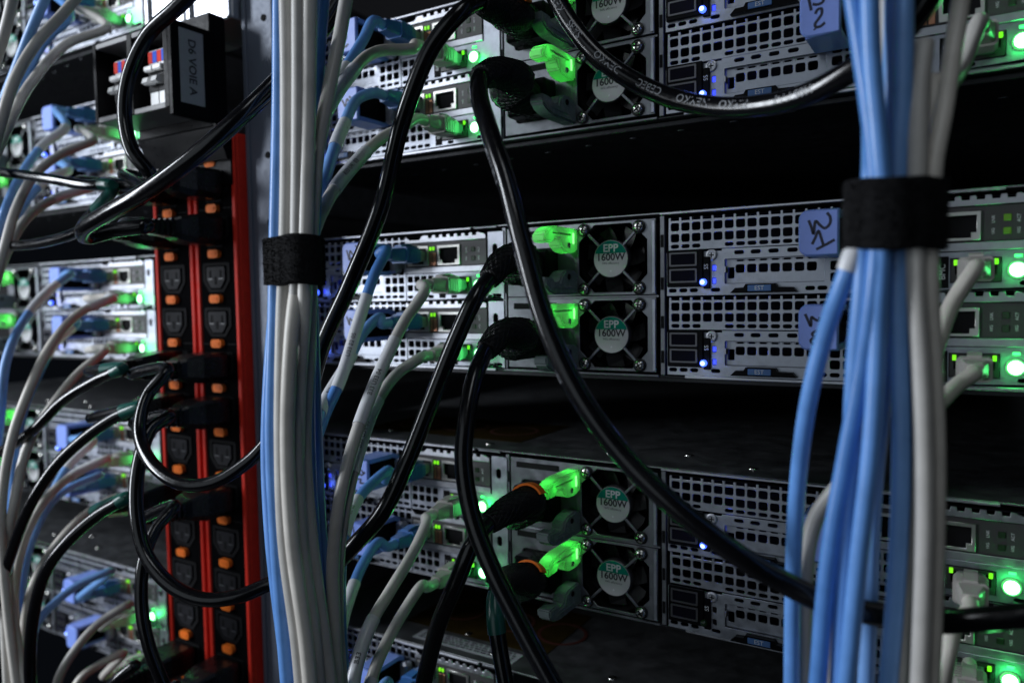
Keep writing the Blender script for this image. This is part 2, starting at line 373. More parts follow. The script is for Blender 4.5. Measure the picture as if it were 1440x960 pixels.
# ------------------------------------------------------------------ server node (one sled)
def make_node(label, group):
    X = 31.0; t = thing('server_node', label, 'server node', (X, 0, -21), group)
    H = lambda x, z, w_=4.15, h=3.9: rrect(x, z, w_, h, 0.75)
    SL = lambda x, z, w_=4.1, h=1.7: rrect(x, z, w_, h, 0.8)
    # upper perforated sheet, notched along its top edge
    cols = [35.2 + 5.56 * i for i in range(17)]
    out = [(31.6, 2.7), (127, 2.7), (127, 17.6)]
    for c in reversed(cols): 
        out += [(c + 2.1, 17.6), (c + 2.1, 18.0), (c + 1.7, 19.3)][:0]
    for c in reversed(cols):
        out += [(c + 3.3, 19.5), (c + 2.1, 19.5), (c + 2.1, 17.9), (c - 2.1, 17.9), (c - 2.1, 19.5)]
    out += [(31.8, 19.5)]; out[2] = (127, 19.5)
    holes = [H(c, 14.6) for c in cols] + [H(c, 9.0) for c in cols] + [SL(c, 4.7) for i, c in enumerate(cols) if i not in (3, 4)]
    plate('vent_panel', out, holes, -0.3, 0.7, STEEL, t)
    # lower sheet with the recess and the service slots
    rh = [68.1 + 5.57 * i for i in range(7)]
    out = [(31, -20.6), (127, -20.6), (127, 2.5), (59.5, 2.5), (59.5, 1.6), (31, 1.6)]
    holes = [SL(x, 0.35, 4.6) for x in (68.1, 76.1, 84.5, 93.2)] + [rrect(84.3, -8.8, 46.4, 12.0, 0.4)]
    holes += [SL(x, -17.8, 4.0) for x in (34.2, 39.8, 45.3)] + [SL(56.4, -17.8, 4.4), SL(101.2, -17.9), SL(106.6, -17.9), SL(112.2, -17.9), SL(117.8, -17.9), SL(123.2, -17.9)]
    holes += [H(x, z) for x in (112.2, 117.8, 123.3) for z in (-2.2, -7.7, -13.1)] + [rrect(55.7, -6.9, 1.9, 3.0, 0.5), rrect(55.7, -13.3, 1.9, 3.0, 0.5)]
    plate('service_panel', out, holes, -1.2, -0.2, STEEL, t)
    rec = plate('recess_panel', rect(60.6, 108.4, -15.4, -2.2), [H(x, -7.6) for x in rh] + [SL(x, -3.6, 4.2, 1.4) for x in rh] + [rrect(63.6, -9.6, 3.0, 5.2, 0.3)], 0.9, 1.7, STEEL, t)
    MB().box(60.9, 62.0, -2.2, 0.9, -9.5, -6.2, 0.3).build('hook', STEEL2, rec)
    # tray and what is inside it
    m = MB(); m.box(31.2, 200.5, 22, 23, -20.6, 19.2); m.box(31.2, 200.5, 1.9, 22, -20.6, -20.2); m.box(31.2, 200.5, 1.9, 22, 18.9, 19.2)
    m.box(31.2, 31.6, 1.9, 22, -20.1, 18.8); m.box(200, 200.4, 1.9, 22, -20.1, 18.8)
    m.build('tray', CAVITY, t)
    m = MB(); m.box(36, 120, 9, 20, -19, -17.5); m.box(44, 60, 11, 20, -17.4, -3); m.box(72, 98, 13, 20, -17.4, 3); m.box(108, 116, 10, 20, -17.4, -6)
    m.build('circuit_board', CAVITY, t)
    # twin USB sockets
    ub = MB().box(31.9, 50.6, -3.4, -1.3, -16.1, 2.5, 0.4).box(50.7, 54.0, -3.0, -1.3, -17.2, -1.2, 0.3).build('usb_block', BLACK, t)
    for z in (-2.1, -10.4):
        s_ = plate('usb_socket', rrect(40.5, z, 14.6, 7.2, 0.6), [rrect(40.5, z, 12.4, 5.2, 0.3)], -3.9, -3.45, mat('usb_shell', (0.12, 0.12, 0.13), 0.4, 0.9), ub, 0.1)
        MB().box(34.3, 46.7, -3.6, -3.42, z - 2.6, z + 2.6).build('tongue', mat('usb_tongue', (0.003, 0.003, 0.008), 0.8, spec=0.1), ub)
    text_flat('usb_mark', 'SS', 3.0, lambda u, v: Vector((52.3 - v, -3.08, -6.2 + u)), WHITEINK, ub)
    # status led
    led = MB().lathe(50.9, -13.9, [(1.75, -3.0), (1.75, -4.2), (1.45, -4.9), (0.9, -5.2)], 18).build('status_light', LEDBLUE, t, True)
    MB().lathe(50.9, -13.9, [(1.15, -5.15), (1.0, -5.35), (0.5, -5.5)], 14).build('core', LEDBLUEHOT, led, True)
    lamp('status_glow', (51.4, -8.2, -13.9), 1.2, 0.0009, (0.10, 0.20, 1.0), led)
    for z in (-6.9, -13.3): MB().box(54.9, 56.5, -0.9, 0.2, z - 1.3, z + 1.3, 0.2).build('indicator', LEDBLUEDIM, t)
    lamp('inner_glow', (58, 8, -6), 1.5, 0.0022, (0.06, 0.12, 1.0), led)
    # screw
    sr = MB().lathe(54.5, -0.5, [(2.85, -1.2), (2.85, -1.9), (2.5, -2.15), (1.9, -2.2), (1.7, -1.95), (0.5, -1.9)], 24).build('screw', STEEL2, t, True)
    MB().box(53.2, 55.8, -2.05, -1.9, -0.75, -0.25).box(54.25, 54.75, -2.06, -1.91, -1.8, 0.8).build('cross_slot', MATTE, sr)
    # latch with a small tag
    la = MB().prism([(64.5, -19.6), (96, -19.6), (94, -17.2), (87, -17.0), (86, -15.3), (72, -15.3), (71, -17.0), (67, -17.1)], -4.6, -1.3).build('latch', BLACK, t)
    tg = MB().box(73.2, 84.2, -5.2, -4.65, -18.9, -15.9, 0.2).build('tag', TAGBLUE, la)
    text_flat('tag_text', 'EST', 2.9, lambda u, v: Vector((78.7 + u, -5.27, -17.4 + v)), WHITEINK, la)
    # blue pull tab
    o = [(118.0, -4.5), (118.0, 15.4)] + [(101.6 + 4.2 - 4.2 * math.sin(a), 11.2 + 4.2 * math.cos(a)) for a in (0, .4, .8, 1.2, 1.57)] + [(101.6 + 4.2 - 4.2 * math.cos(a), -0.3 - 4.2 * math.sin(a)) for a in (0, .4, .8, 1.2, 1.57)]
    tb = plate('pull_tab', o, [], -31.5, -28.6, TABBLUE, t, 0.8)
    m = MB(); m.prismx([(-28.7, 15.3), (-28.7, 12.6), (-7, 12.6), (-1.3, 10.2), (-1.3, 13.4), (-6, 15.3)], 103.6, 117.9)
    m.prismx([(-28.7, -4.4), (-28.7, -1.9), (-7, -1.9), (-1.3, 0.2), (-1.3, -2.6), (-6, -4.4)], 103.6, 117.9); m.build('arm', TABBLUE, tb)
    MB().box(104.4, 116.9, -26, -1.3, -1.7, 12.4, 0.5).build('loop_shade_block', BLACK, tb)  # black block stands in for the shade inside the open loop
    MB().box(119, 125.4, -8.5, -1.3, -3, 12, 1.4).build('latch_bracket', STEEL2, t)
    # network card with two copper ports
    top = [(127, 15.2)]
    o = [(127.2, 15.3), (188, 15.3), (188, 18.0)]
    for i in range(7): x = 183 - 5.5 * i; o += [(x, 19.6), (x - 1.4, 19.6), (x - 1.7, 17.9), (x - 4.3, 17.9), (x - 4.6, 19.6)]
    o += [(141, 19.6), (138.5, 17.2), (131, 17.2), (127.2, 19.4)]
    plate('card_bracket', o, [], -1.6, -0.4, STEEL2, t)
    m = plate('card_face', rect(127.2, 188, 0.2, 15.1), [rect(129.0, 145.0, 1.2, 13.0), rect(152.6, 168.8, 1.0, 12.8)], -0.9, 0.0, CARD, t)
    MB().box(127.2, 188.5, -1.5, -0.4, -3.6, 0.0, 0.2).build('card_rail', STEEL2, t)
    def jack(x0, x1, z0, z1, name, shell, par):
        j = plate(name, rect(x0, x1, z0, z1), [[(x0 + 1.6, z1 - 1.6), (x1 - 1.6, z1 - 1.6), (x1 - 1.6, z0 + 3.4), (x1 - 3.6, z0 + 3.4), (x1 - 3.6, z0 + 1.2), (x0 + 3.6, z0 + 1.2), (x0 + 3.6, z0 + 3.4), (x0 + 1.6, z0 + 3.4)]], -1.8, -0.6, shell, par, 0.15)
        MB().box(x0 + .6, x1 - .6, 0.1, 11, z0 + .6, z1 - .6).build('socket', MATTE, j)
        return j
    shell = mat('jack_shell', (0.62, 0.61, 0.58), 0.35, 1.0)
    jack(129.0, 145.4, 0.8, 13.2, 'network_port', shell, t)
    jack(152.4, 169.2, 0.8, 13.0, 'network_port', shell, t)
    for x in (146.9, 149.2): MB().box(x - 0.65, x + 0.65, -1.6, -0.8, 10.2, 12.4, 0.2).build('link_light', LEDLIME, t)
    MB().box(146.0, 148.1, -1.5, -0.9, 0.9, 8.8, 0.2).box(148.6, 151.2, -1.5, -0.9, 0.9, 8.8, 0.2).build('jack_bezel', BEZELREFL, t)  # jack bezel with its brownish reflection put into the colour
    for z, mm in ((9.7, LEDLIMEDIM), (4.2, LEDLIMEDIM)): MB().box(177.2, 180.0, -1.25, -0.9, z - 1.4, z + 1.4, 0.25).build('activity_light', mm, t)
    for x, s_ in ((173.6, 'LNK'), (182.6, 'ACT')): 
        text_flat('light_legend', s_, 1.7, lambda u, v, x=x: Vector((x - v, -0.97, 9.3 + u)), WHITEINK, m)
        text_flat('light_legend', '10G', 1.6, lambda u, v, x=x: Vector((x - v, -0.97, 4.2 + u)), WHITEINK, m)
    # lower right: vents, management port, power button
    lp = plate('port_panel', [(127.2, -20.6), (200, -20.6), (200, 19.2), (189, 19.2), (189, -3.8), (127.2, -3.8)],
          [H(x, z, 4.0, 3.7) for x in (130.2, 135.6, 141.0, 146.4) for z in (-7.2, -12.6)] + [SL(x, -18.2) for x in (130.2, 135.6, 141, 146.4, 164, 190, 196)]
          + [rect(158.2, 176.8, -17.0, -6.6), rrect(194, 9, 3.2, 6, 1.5), rrect(186, -17.6, 5.5, 1.7, 0.8)], -0.9, 0.1, STEEL, t)
    MB().box(152.9, 157.6, -1.15, -0.95, -19.2, -5.6).build('port_label', MATTE, lp)
    text_flat('port_text', 'BMC', 3.3, lambda u, v: Vector((155.3 - v, -1.22, -12.2 + u)), WHITEINK, lp)
    jack(158.4, 176.6, -16.8, -6.8, 'management_port', mat('black_jack', (0.03, 0.03, 0.03), 0.4), t)
    for x in (160.2, 174.9): MB().box(x - 0.75, x + 0.75, -2.2, -1.75, -9.6, -7.2, 0.15).build('port_light', LEDLIME, t)
    pb = MB().lathe(182.4, -12.1, [(3.7, -0.95), (3.7, -1.9), (3.1, -2.4), (3.0, -1.9)], 24).build('power_button', mat('button_ring', (0.25, 0.6, 0.3), 0.3, trans=0.5), t, True)
    MB().lathe(182.4, -12.1, [(2.9, -1.2), (2.9, -2.2), (2.0, -2.8), (1.0, -2.95)], 24).build('button_lens', LEDGREENHOT, pb, True)
    lamp('button_glow', (182.4, -6.2, -12.0), 2.2, 0.0055, (0.03, 1.0, 0.16), pb)
    MB().box(181.2, 184.0, -1.5, -0.95, -6.9, -5.7, 0.2).build('locator_light', LEDGREEN, t)
    return t

# ------------------------------------------------------------------ power supply
def make_psu(label, group):
    t = thing('power_supply', label, 'power supply', (0, 0, -20), group)
    octo = [(-9.8, 18.3), (11.2, 18.3), (20.3, 9.4), (20.3, -8.6), (11.6, -17.8), (-10.2, -17.8), (-19.2, -8.6), (-19.2, 9.4)]
    fp = plate('faceplate', [(-22.6, -19.5), (25.2, -19.5), (25.2, 19.9), (-22.6, 19.9)], [octo], -1.4, -0.2, DKSTEEL2, t, 0.25)
    MB().box(23.0, 25.0, -2.0, -1.45, -18.8, 19.0, 0.3).build('edge_rib', STEEL, t)
    # fan
    m = MB(); n = 28
    m.loft([[(r * math.cos(2 * math.pi * i / n), y, r * math.sin(2 * math.pi * i / n)) for i in range(n)] for r, y in ((19.6, -0.1), (19.6, 14), (18.8, 14), (18.8, -0.1))], cap=False)
    m.build('fan_frame', FAN, t, True)
    m = MB(); m.cyl(0, 0, 9.4, 2.6, 12, 24)
    for k in range(7):
        a = 2 * math.pi * k / 7
        r0 = []
        for r, tw in ((9.2, 0.75), (14, 0.6), (18.2, 0.45)):
            row = []
            for sgn in (-1, 1):
                th = a + sgn * 3.6 / r * 1.2 + (r - 9) * 0.02
                for dy in (0, 0.7): row.append((r * math.cos(th), 6 + sgn * 3.4 * tw + dy, r * math.sin(th)))
            r0.append([row[0], row[1], row[3], row[2]])
        m.loft(r0)
    m.build('fan_rotor', FAN, t)
    MB().box(-20, 21.5, 15, 16, -18, 19).build('fan_back', MATTE, t)
    for a in (45, 135, 225, 315):
        M = Matrix.Rotation(math.radians(-a), 4, 'Y')
        MB().box(9.0, 21.0, -1.9, -0.5, -0.75, 0.75, 0.3, M).build('strut', DKSTEEL2, t)
    hub = MB().lathe(0, 0, [(10.3, 1.5), (10.3, -1.6), (9.9, -2.0), (9.9, -2.02)], 36).build('hub', mat('hub_dark', (0.05, 0.05, 0.055), 0.4, 0.4), t, True)
    st = MB().cyl(0, 0, 9.75, -2.15, -2.0, 36).build('sticker', STICKER, hub, True)
    seg = [(9.6 * math.cos(a), 9.6 * math.sin(a)) for a in [math.asin(2.9 / 9.6) + (math.pi - 2 * math.asin(2.9 / 9.6)) * i / 16 for i in range(17)]]
    MB().prism(seg, -2.21, -2.16).build('sticker_band', TEAL, hub)
    text_flat('sticker_rating', 'EPP', 5.7, lambda u, v: Vector((u * 1.02, -2.27, 5.5 + v)), WHITEINK, hub, 0.022)
    text_flat('sticker_rating', '1600W', 5.3, lambda u, v: Vector((u * 1.02, -2.22, 0.75 + v)), INK, hub, 0.026)
    text_flat('sticker_rating', '94% efficiency', 1.75, lambda u, v: Vector((u * 1.0, -2.22, -2.4 + v)), INK, hub)
    MB().cyl(0, -6.6, 0.55, -2.24, -2.16, 10).build('sticker_dot', WHITEINK, hub)
    for sx in (-16, 16):
        for sz in (-16, 16):
            g = MB().lathe(sx, sz, [(3.6, -1.45), (3.6, -2.2), (3.0, -2.5), (2.9, -1.9)], 20).build('grommet', FAN, t, True)
            s_ = MB().lathe(sx, sz, [(2.75, -1.5), (2.75, -2.7), (2.2, -3.4), (1.0, -3.7)], 20).build('screw', CHROME, t, True)
            a = random.uniform(0, 1.5); M = Matrix.Translation((sx, 0, sz)) @ Matrix.Rotation(a, 4, 'Y')
            MB().box(-1.7, 1.7, -3.85, -3.5, -0.36, 0.36, 0, M).box(-0.35, 0.35, -3.86, -3.51, -1.7, 1.7, 0, M).build('cross_slot', MATTE, s_)
    # inlet side
    ip = plate('inlet_panel', [(-66, -19.5), (-22.8, -19.5), (-22.8, 19.9), (-66, 19.9)], [rrect(-46, -3, 26, 21, 2.5)], -0.4, 0.5, DKSTEEL2, t, 0.2)
    MB().box(-60, -32, 0.6, 12, -15, 9).build('inlet_socket', MATTE, ip)
    MB().box(-62, -34, -0.9, -0.4, 14.2, 17.6, 0.3).build('vent_slot', MATTE, ip)
    # frosted arms either side of the inlet; the upper one guides the light of a green led
    up = [(-0.6, 17.0), (-26, 17.3), (-33, 15.8), (-37.5, 12.6), (-38, 8.2), (-29, 8.2), (-27.5, 10.6), (-21, 10.4), (-19.5, 6.6), (-15, 4.2), (-6, 3.6), (-0.6, 5.2)]
    lo = [(y, -1.6 - z) for y, z in up][::-1]
    for prof, mm in ((up, FROSTLIT), (lo, FROST)):
        m = MB(); m.prismx(prof, -28.4, -20.2); bmesh.ops.recalc_face_normals(m.bm, faces=m.bm.faces[:])
        bmesh.ops.bevel(m.bm, geom=m.bm.edges[:], offset=0.9, segments=2, affect='EDGES')
        h = m.build('handle_arm', mm, t, True); sg = 1 if mm is FROSTLIT else -1; zo = 0 if sg > 0 else -1.6
        MB().box(-20.3, -19.9, -30, -9, zo + sg * 13.4 - 0.5, zo + sg * 13.4 + 0.5, 0.15).build('moulded_rib', mm, h)
        pm = MB(); pm.lathe(0, 0, [(1.5, 0), (1.5, 0.5), (0.9, 0.9)], 14)
        for v in pm.bm.verts: v.co = Vector((-20.2 + v.co.y, -12 + v.co.x, zo + sg * 7.6 + v.co.z))
        pm.build('pivot_pin', CHROME if sg > 0 else BLACK, h, True)
        if sg > 0:
            MB().box(-20.35, -19.95, -7.2, -5.4, 8.6, 14.6, 0.4).build('refraction_streak', STREAKGLOW, h)  # glowing box stands in for a streak of light refracted in the arm
            lamp('guide_root_glow', (-24.2, -8.5, 12.2), 1.4, 0.0021, (0.05, 1.0, 0.10), h)
            lamp('guide_glow', (-24.5, -31, 13.0), 1.2, 0.0011, (0.05, 1.0, 0.10), h)
    return t
DKSTEEL2 = mat("grey_faceplate_steel", (0.20, 0.21, 0.23), 0.42, 0.95, nscale=200, namt=0.1, rvar=0.1)

names = {1: 'top', 2: 'middle', 3: 'third', 4: 'bottom'}
ch0 = None
for L, z in LEVEL.items():
    if L == 1: ch0 = make_chassis('server_chassis', 0, 0, '', 'server chassis in the right rack'); ch0.location.z += z * S; ORG[ch0.name] = (0, 0, z - 63)
    c = ch0 if L == 1 else dup(ch0, (0, 0, z - PITCH))
    c['label'] = {1: 'topmost of the four server chassis in the right rack, seen from below', 2: 'server chassis at mid height of the right rack, second from the top',
                  3: 'server chassis in the right rack whose grey lid is seen above orange locked plugs', 4: 'lowest server chassis of the right rack, cut by the bottom of the frame'}[L]
for L, z in LVL2.items():
    c = dup(ch0, (RACK2, 0, z - PITCH)); c['group'] = 'server chassis in the left rack'
    MB().box(RACK2 - 239, RACK2 - 70, -0.5, 0.4, z - 61.5, z + 21.2, 0.3).build('blanking_panel', DKSTEEL, c)
    c['label'] = {0: 'uppermost blurred server chassis of the left rack, cut by the top edge', 1: 'blurred server chassis in the left rack beside the black breaker box', 2: 'blurred server chassis in the left rack beside the four free outlets',
                  3: 'blurred server chassis in the left rack, second from the bottom', 4: 'lowest blurred server chassis in the left rack beside the bottom plugs'}[L]

nd0 = make_node('', 'server nodes in the right rack'); TABS = {}
first = True
NODES = {}
for L, z in LEVEL.items():
    for side, dx in (('R', 0), ('L', -NODE_STEP)):
        for k in (0, 1):
            if (L, side) == (4, 'R') : continue
            zz = z - k * SLED
            if first: nd = nd0; first = False; nd.location = Vector((31, 0, zz - 21)) * S; ORG[nd.name] = (31, 0, zz - 21); base0 = zz
            else: nd = dup(nd0, (dx, 0, zz - base0))
            nd['label'] = '%s right-rack server node %s of the fans in the %s chassis' % ('upper' if k == 0 else 'lower', 'right' if side == 'R' else 'left', {1: 'topmost', 2: 'second', 3: 'third', 4: 'lowest'}[L])
            NODES[(side, L, k)] = nd
for L, z in LVL2.items():
    for k in (0, 1):
        nd = dup(nd0, (RACK2, 0, z - k * SLED - base0)); nd['group'] = 'server nodes in the left rack'
        nd['label'] = '%s blurred server node in the %s chassis of the left rack' % ('upper' if k == 0 else 'lower', {0: 'topmost', 1: 'second', 2: 'middle', 3: 'fourth', 4: 'lowest'}[L])
        NODES[('FAR', L, k)] = nd
# handwriting on the tabs, written downwards
def face_marks(strokes, x0, x1, y0, y1):      # strokes drawn on a tab face whose edges lie at x0, x1, y0, y1
    return [[((x - x0) / (x1 - x0) * 16.4, 15.4 - (y - y0) / (y1 - y0) * 19.9) for x, y in st] for st in strokes]
TWO_ONE = face_marks([[(430, 330), (470, 455), (500, 570), (530, 350), (590, 420), (660, 480), (730, 410), (735, 300), (690, 220)], [(480, 740), (530, 620), (570, 520), (610, 640), (640, 760)], [(540, 830), (670, 760), (800, 680)]], 280, 860, 150, 940)
TWO_TWO = face_marks([[(470, 180), (500, 120), (555, 110), (560, 200), (510, 280), (470, 340), (475, 390), (540, 400), (610, 350)], [(462, 418), (470, 440)], [(350, -190), (385, -40), (412, 110)], [(430, 10), (500, 32), (578, 5), (580, -90), (540, -150)]], 240, 830, -250, 540)
TWO_EIGHT = face_marks([[(790, 572), (804, 610), (818, 645), (822, 590), (838, 604), (856, 612), (862, 590)], [(850, 668), (825, 690), (838, 712), (850, 735), (830, 752), (818, 730), (842, 706), (852, 684), (848, 668)]], 755, 950, 515, 790)
TWO_THREE = face_marks([[(185, 500), (200, 550), (215, 605), (232, 500), (262, 572), (300, 520)], [(250, 470), (290, 545)], [(228, 640), (262, 640), (250, 690), (292, 695), (288, 745), (245, 768)]], 140, 320, 340, 820)
for (side, L, k), st in {('R', 1, 1): TWO_TWO, ('R', 2, 0): TWO_ONE, ('R', 2, 1): TWO_EIGHT, ('L', 3, 0): TWO_THREE, ('L', 2, 0): TWO_ONE, ('L', 2, 1): TWO_EIGHT, ('L', 1, 0): TWO_TWO, ('L', 1, 1): TWO_THREE, ('L', 3, 1): TWO_TWO}.items():
    nd = NODES[(side, L, k)]; ox = ORG[nd.name][0] - 31; oz = ORG[nd.name][2] + 21
    tb = [c for c in nd.children if c.name.startswith('pull_tab')][0]; ORG[tb.name] = ORG[nd.name]
    ribbon('handwriting', st, 1.15, lambda u, v: Vector((ox + 101.6 + u, -31.6, oz + v)), MARKER, tb)
# lamps that are out on some of the nodes
def swap(nd, stem, m):
    for c in nd.children:
        if c.name.split('.')[0] == stem: c.data = c.data.copy(); c.data.materials[0] = m
for key, nd in NODES.items():
    if key not in (('R', 2, 0),): swap(nd, 'activity_light', LEDOFF)
    if key[0] == 'R': swap(nd, 'link_light', LEDOFF)
nd = NODES[('R', 3, 1)]; swap(nd, 'status_light', LEDOFF); swap(nd, 'indicator', MATTE)
for c in [c for c in nd.children if c.name.split('.')[0] == 'status_light']:
    for d in list(c.children): bpy.data.objects.remove(d)
rj = random.Random(11)                       # no two sleds sit quite alike
for key, nd in NODES.items():
    nd.location += Vector((rj.uniform(-.15, .15), rj.uniform(-.7, .3), rj.uniform(-.12, .12))) * S

ps0 = make_psu('', 'power supplies in the right rack'); first = True; PSU = {}
for L, z in LEVEL.items():
    for k in (0, 1):
        if L == 4: continue
        zz = z - k * SLED
        if first: p = ps0; first = False; p.location = Vector((0, 0, zz - 20)) * S; ORG[p.name] = (0, 0, zz - 20); pz0 = zz
        else: p = dup(ps0, (0, 0, zz - pz0))
        p['label'] = '%s power supply with green lit handle in the %s chassis of the right rack' % ('upper' if k == 0 else 'lower', names[L])
for L, z in LVL2.items():
    for k in (0, 1):
        p = dup(ps0, (RACK2, 0, z - k * SLED - pz0)); p['group'] = 'power supplies in the left rack'
        p['label'] = '%s blurred power supply at the left edge, in the %s chassis of the left rack' % ('upper' if k == 0 else 'lower', {0: 'topmost', 1: 'second', 2: 'middle', 3: 'fourth', 4: 'lowest'}[L])

# warning stickers on lids
for L, pts in ((3, (-205, -75)), (4, (-170, -60))):
    z = LEVEL[L] + 23.0
    ls = thing('warning_label', 'dull yellow warning sticker on the lid of the %s right-rack chassis' % {3: 'third', 4: 'lowest'}[L], 'sticker', (pts[0], 40, z))
    MB().box(pts[0], pts[1], 26, 95, z, z + 0.15).build('sheet', YELLOW, ls)
    m = MB()
    for k in range(3):
        cx = pts[0] + 25 + 40 * k; n = 20
        for i in range(n):
            a0, a1 = 2 * math.pi * i / n, 2 * math.pi * (i + 1) / n
            m.loft([[(cx + r * math.cos(a), 60 + r * math.sin(a), z + h) for a in (a0, a1)] + [(cx + (r - 2.4) * math.cos(a), 60 + (r - 2.4) * math.sin(a), z + h) for a in (a1, a0)] for r, h in ((17, 0.16), (17, 0.22))])
    m.build('ring_mark', mat('red_ring_print', (0.05, 0.008, 0.004), 0.6), ls)
z = LEVEL[4] + 23.0
ls = thing('serial_label', 'grey printed serial strip near the edge of the lowest right-rack lid', 'sticker', (-150, 8, z))
MB().box(-150, -72, 8, 21, z, z + 0.15).build('sheet', PAPER, ls)
m = MB(); rb = random.Random(5)                # print too small to read: runs of short dark marks
for r_ in range(4):
    x = -147
    while x < -76:
        w_ = rb.uniform(1.2, 5.0); m.box(x, min(x + w_, -75), 10.2 + 2.8 * r_, 11.8 + 2.8 * r_, z + 0.13, z + 0.2); x += w_ + rb.uniform(0.6, 1.6)
pr = m.build('print', INK, ls); pr['kind'] = 'stuff'

# ------------------------------------------------------------------ cables
def plug_box(t, P, d, m, w_=11.8, h=8.6, ln=26, ribs=True, name='boot'):
    """network plug with a moulded boot: P at the port, pointing out along d"""
    d = Vector(d).normalized(); up = Vector((0, 0, 1)); up = (up - d * up.dot(d)).normalized(); sd = up.cross(d)
    R = lambda y, a, b, dz=0: [P + d * y + sd * (sx * a / 2) + up * (sz * b / 2 + dz) for sx, sz in ((-1, -.75), (-.8, -1), (.8, -1), (1, -.75), (1, .75), (.8, 1), (-.8, 1), (-1, .75))]
    b = MB(); b.loft([R(4, w_ - 0.6, h - 0.8), R(6, w_ + 0.5, h + 0.6), R(15, w_ + 0.3, h + 0.5), R(20, w_ - 1.5, h - 0.6), R(ln, 7.2, 7.0), R(ln + 2.5, 6.6, 6.6)]); 
    bo = b.build(name, m, t, True)
    c = MB(); c.loft([R(-1.5, w_ - 0.8, h - 1.2), R(4.2, w_ - 0.8, h - 1.2)]); c.build('connector', mat('clear_connector', (0.35, 0.36, 0.36), 0.2, trans=0.4), bo)
    if ribs:
        g = MB()
        for k in range(5):
            y = 8 + k * 2.3; g.loft([R(y, w_ + 1.1, h + 1.2), R(y + 1.1, w_ + 1.1, h + 1.2)])
        g.build('grip_rib', m, bo)
    l = MB(); l.loft([[P + d * y + sd * sx * 2.6 + up * (h / 2 + zz + dz) for sx in (-1, 1) for dz in ((0, 1) if sx < 0 else (1, 0))] for y, zz in ((2, -0.2), (12, 1.6), (19, 0.6))]); l.build('snag_cover', m, bo)

ARC = {}
def run_on(pts):
    """carry a cable that leaves the view on past the edge of it"""
    out = list(pts)
    for e in (0, -1):
        p, q = (out[0], out[1]) if e == 0 else (out[-1], out[-2])
        c = CR.transposed() @ (p - CAM_LOC); u, v = 720 + FPX * c.x / -c.z, 480 - FPX * c.y / -c.z
        if 0 <= u <= 1440 and 0 <= v <= 960: continue
        d = (p - q).normalized(); ext = [p + d * 45, p + d * 100 + Vector((0, 0, (-1 if v > 480 else 1) * 90))]
        out = (ext[::-1] + out) if e == 0 else (out + ext)
    return out
def cable(label, colour, pts, r=3.05, plug=None, sleeve=None, group=None, name='network_cable', cat='cable', extra=None, n=12, start_dir=(0, -1, 0)):
    m = (BLUES if colour == 'blue' else GREYS)[len(label) % 3]
    if plug:
        P = Vector(plug); d = Vector(start_dir).normalized()
        pts = [P + d * 27, P + d * 36] + pts
    path = smooth_path(run_on(pts)); o = thing(name, label, cat, pts[0], group)
    MB().tube(path, r, n).build('sheath', m, o, 'all')
    if plug: plug_box(o, P, d, BOOTBLUE if colour == 'blue' else BOOTGREY)
    if sleeve:
        a, b, tx = sleeve
        L = [0]
        for p, q in zip(path, path[1:]): L.append(L[-1] + (q - p).length)
        sub = []
        for i in range(25):
            dd = a + (b - a) * i / 24; j = 0
            while j < len(L) - 2 and L[j + 1] < dd: j += 1
            sub.append(path[j].lerp(path[j + 1], (dd - L[j]) / max(L[j + 1] - L[j], 1e-6)))
        sl = MB().tube(sub, r + 0.42, n).build('label_sleeve', SLEEVE, o, True)
        mid = sub[12]; ang = (CAM_LOC - mid).normalized() + Vector((-.1, 0, 0.05))
        if tx: text_on_tube('sleeve_text', tx, 3.4, sub, r + 0.42, (b - a) * 0.55, ang, INK, o, flip=True)
    ARC[o.name] = path; return o

A = lambda u, v, Y: at(u, v, Y)
def port(side, L, k, which):
    zz = (LEVEL[L] if side != 'FAR' else LVL2[L]) - k * SLED
    dx = {'R': 0, 'L': -NODE_STEP, 'FAR': RACK2}[side]
    return (dx + (137.2 if which == 'net' else 167.5), -1.5, zz + (7.0 if which == 'net' else -11.8))

G1 = 'grey cables tied in the left bundle'; G2 = 'patch cables on the left nodes of the right rack'
# left nodes of the right rack
cable('white network cable from the topmost left node, arching into the left bundle', 'grey', [A(580, 69, -48), A(530, 73, -70), A(490, 108, -100), A(450, 175, -128), A(424, 250, -142), A(412, 330, -146), A(411, 400, -146), A(409, 520, -146), A(404, 640, -147), A(412, 760, -148), A(428, 880, -149), A(445, 1010, -150)], plug=port('L', 1, 0, 'mgmt'), sleeve=(75, 118, ''), group=G2)
cable('blue network cable with white sleeve leaving the topmost left node', 'blue', [A(512, 54, -45), A(490, 90, -62), A(462, 140, -92), A(447, 215, -120), A(430, 300, -134), A(436, 420, -136), A(434, 600, -136), A(442, 760, -137), A(458, 900, -138), A(468, 1010, -138)], plug=port('L', 1, 0, 'net'), sleeve=(52, 96, 'U41 E2 04'), group=G2)
cable('blue network cable from the second topmost left node, below the white one', 'blue', [A(505, 138, -48), A(484, 175, -70), A(466, 222, -100), A(450, 280, -122), A(437, 340, -132), A(440, 470, -130), A(445, 620, -128), A(452, 760, -128), A(470, 900, -128), A(480, 1010, -128)], plug=port('L', 1, 1, 'net'), sleeve=(50, 84, ''), group=G2)
cable('white network cable with printed sleeve from the second topmost left node', 'grey', [A(568, 178, -52), A(535, 196, -70), A(495, 235, -98), A(462, 280, -122), A(440, 330, -136), A(424, 400, -142), A(420, 520, -142), A(417, 640, -142), A(427, 760, -142), A(446, 880, -143), A(460, 1010, -144)], plug=port('L', 1, 1, 'mgmt'), sleeve=(62, 104, 'B33 U41 03'), group=G2)
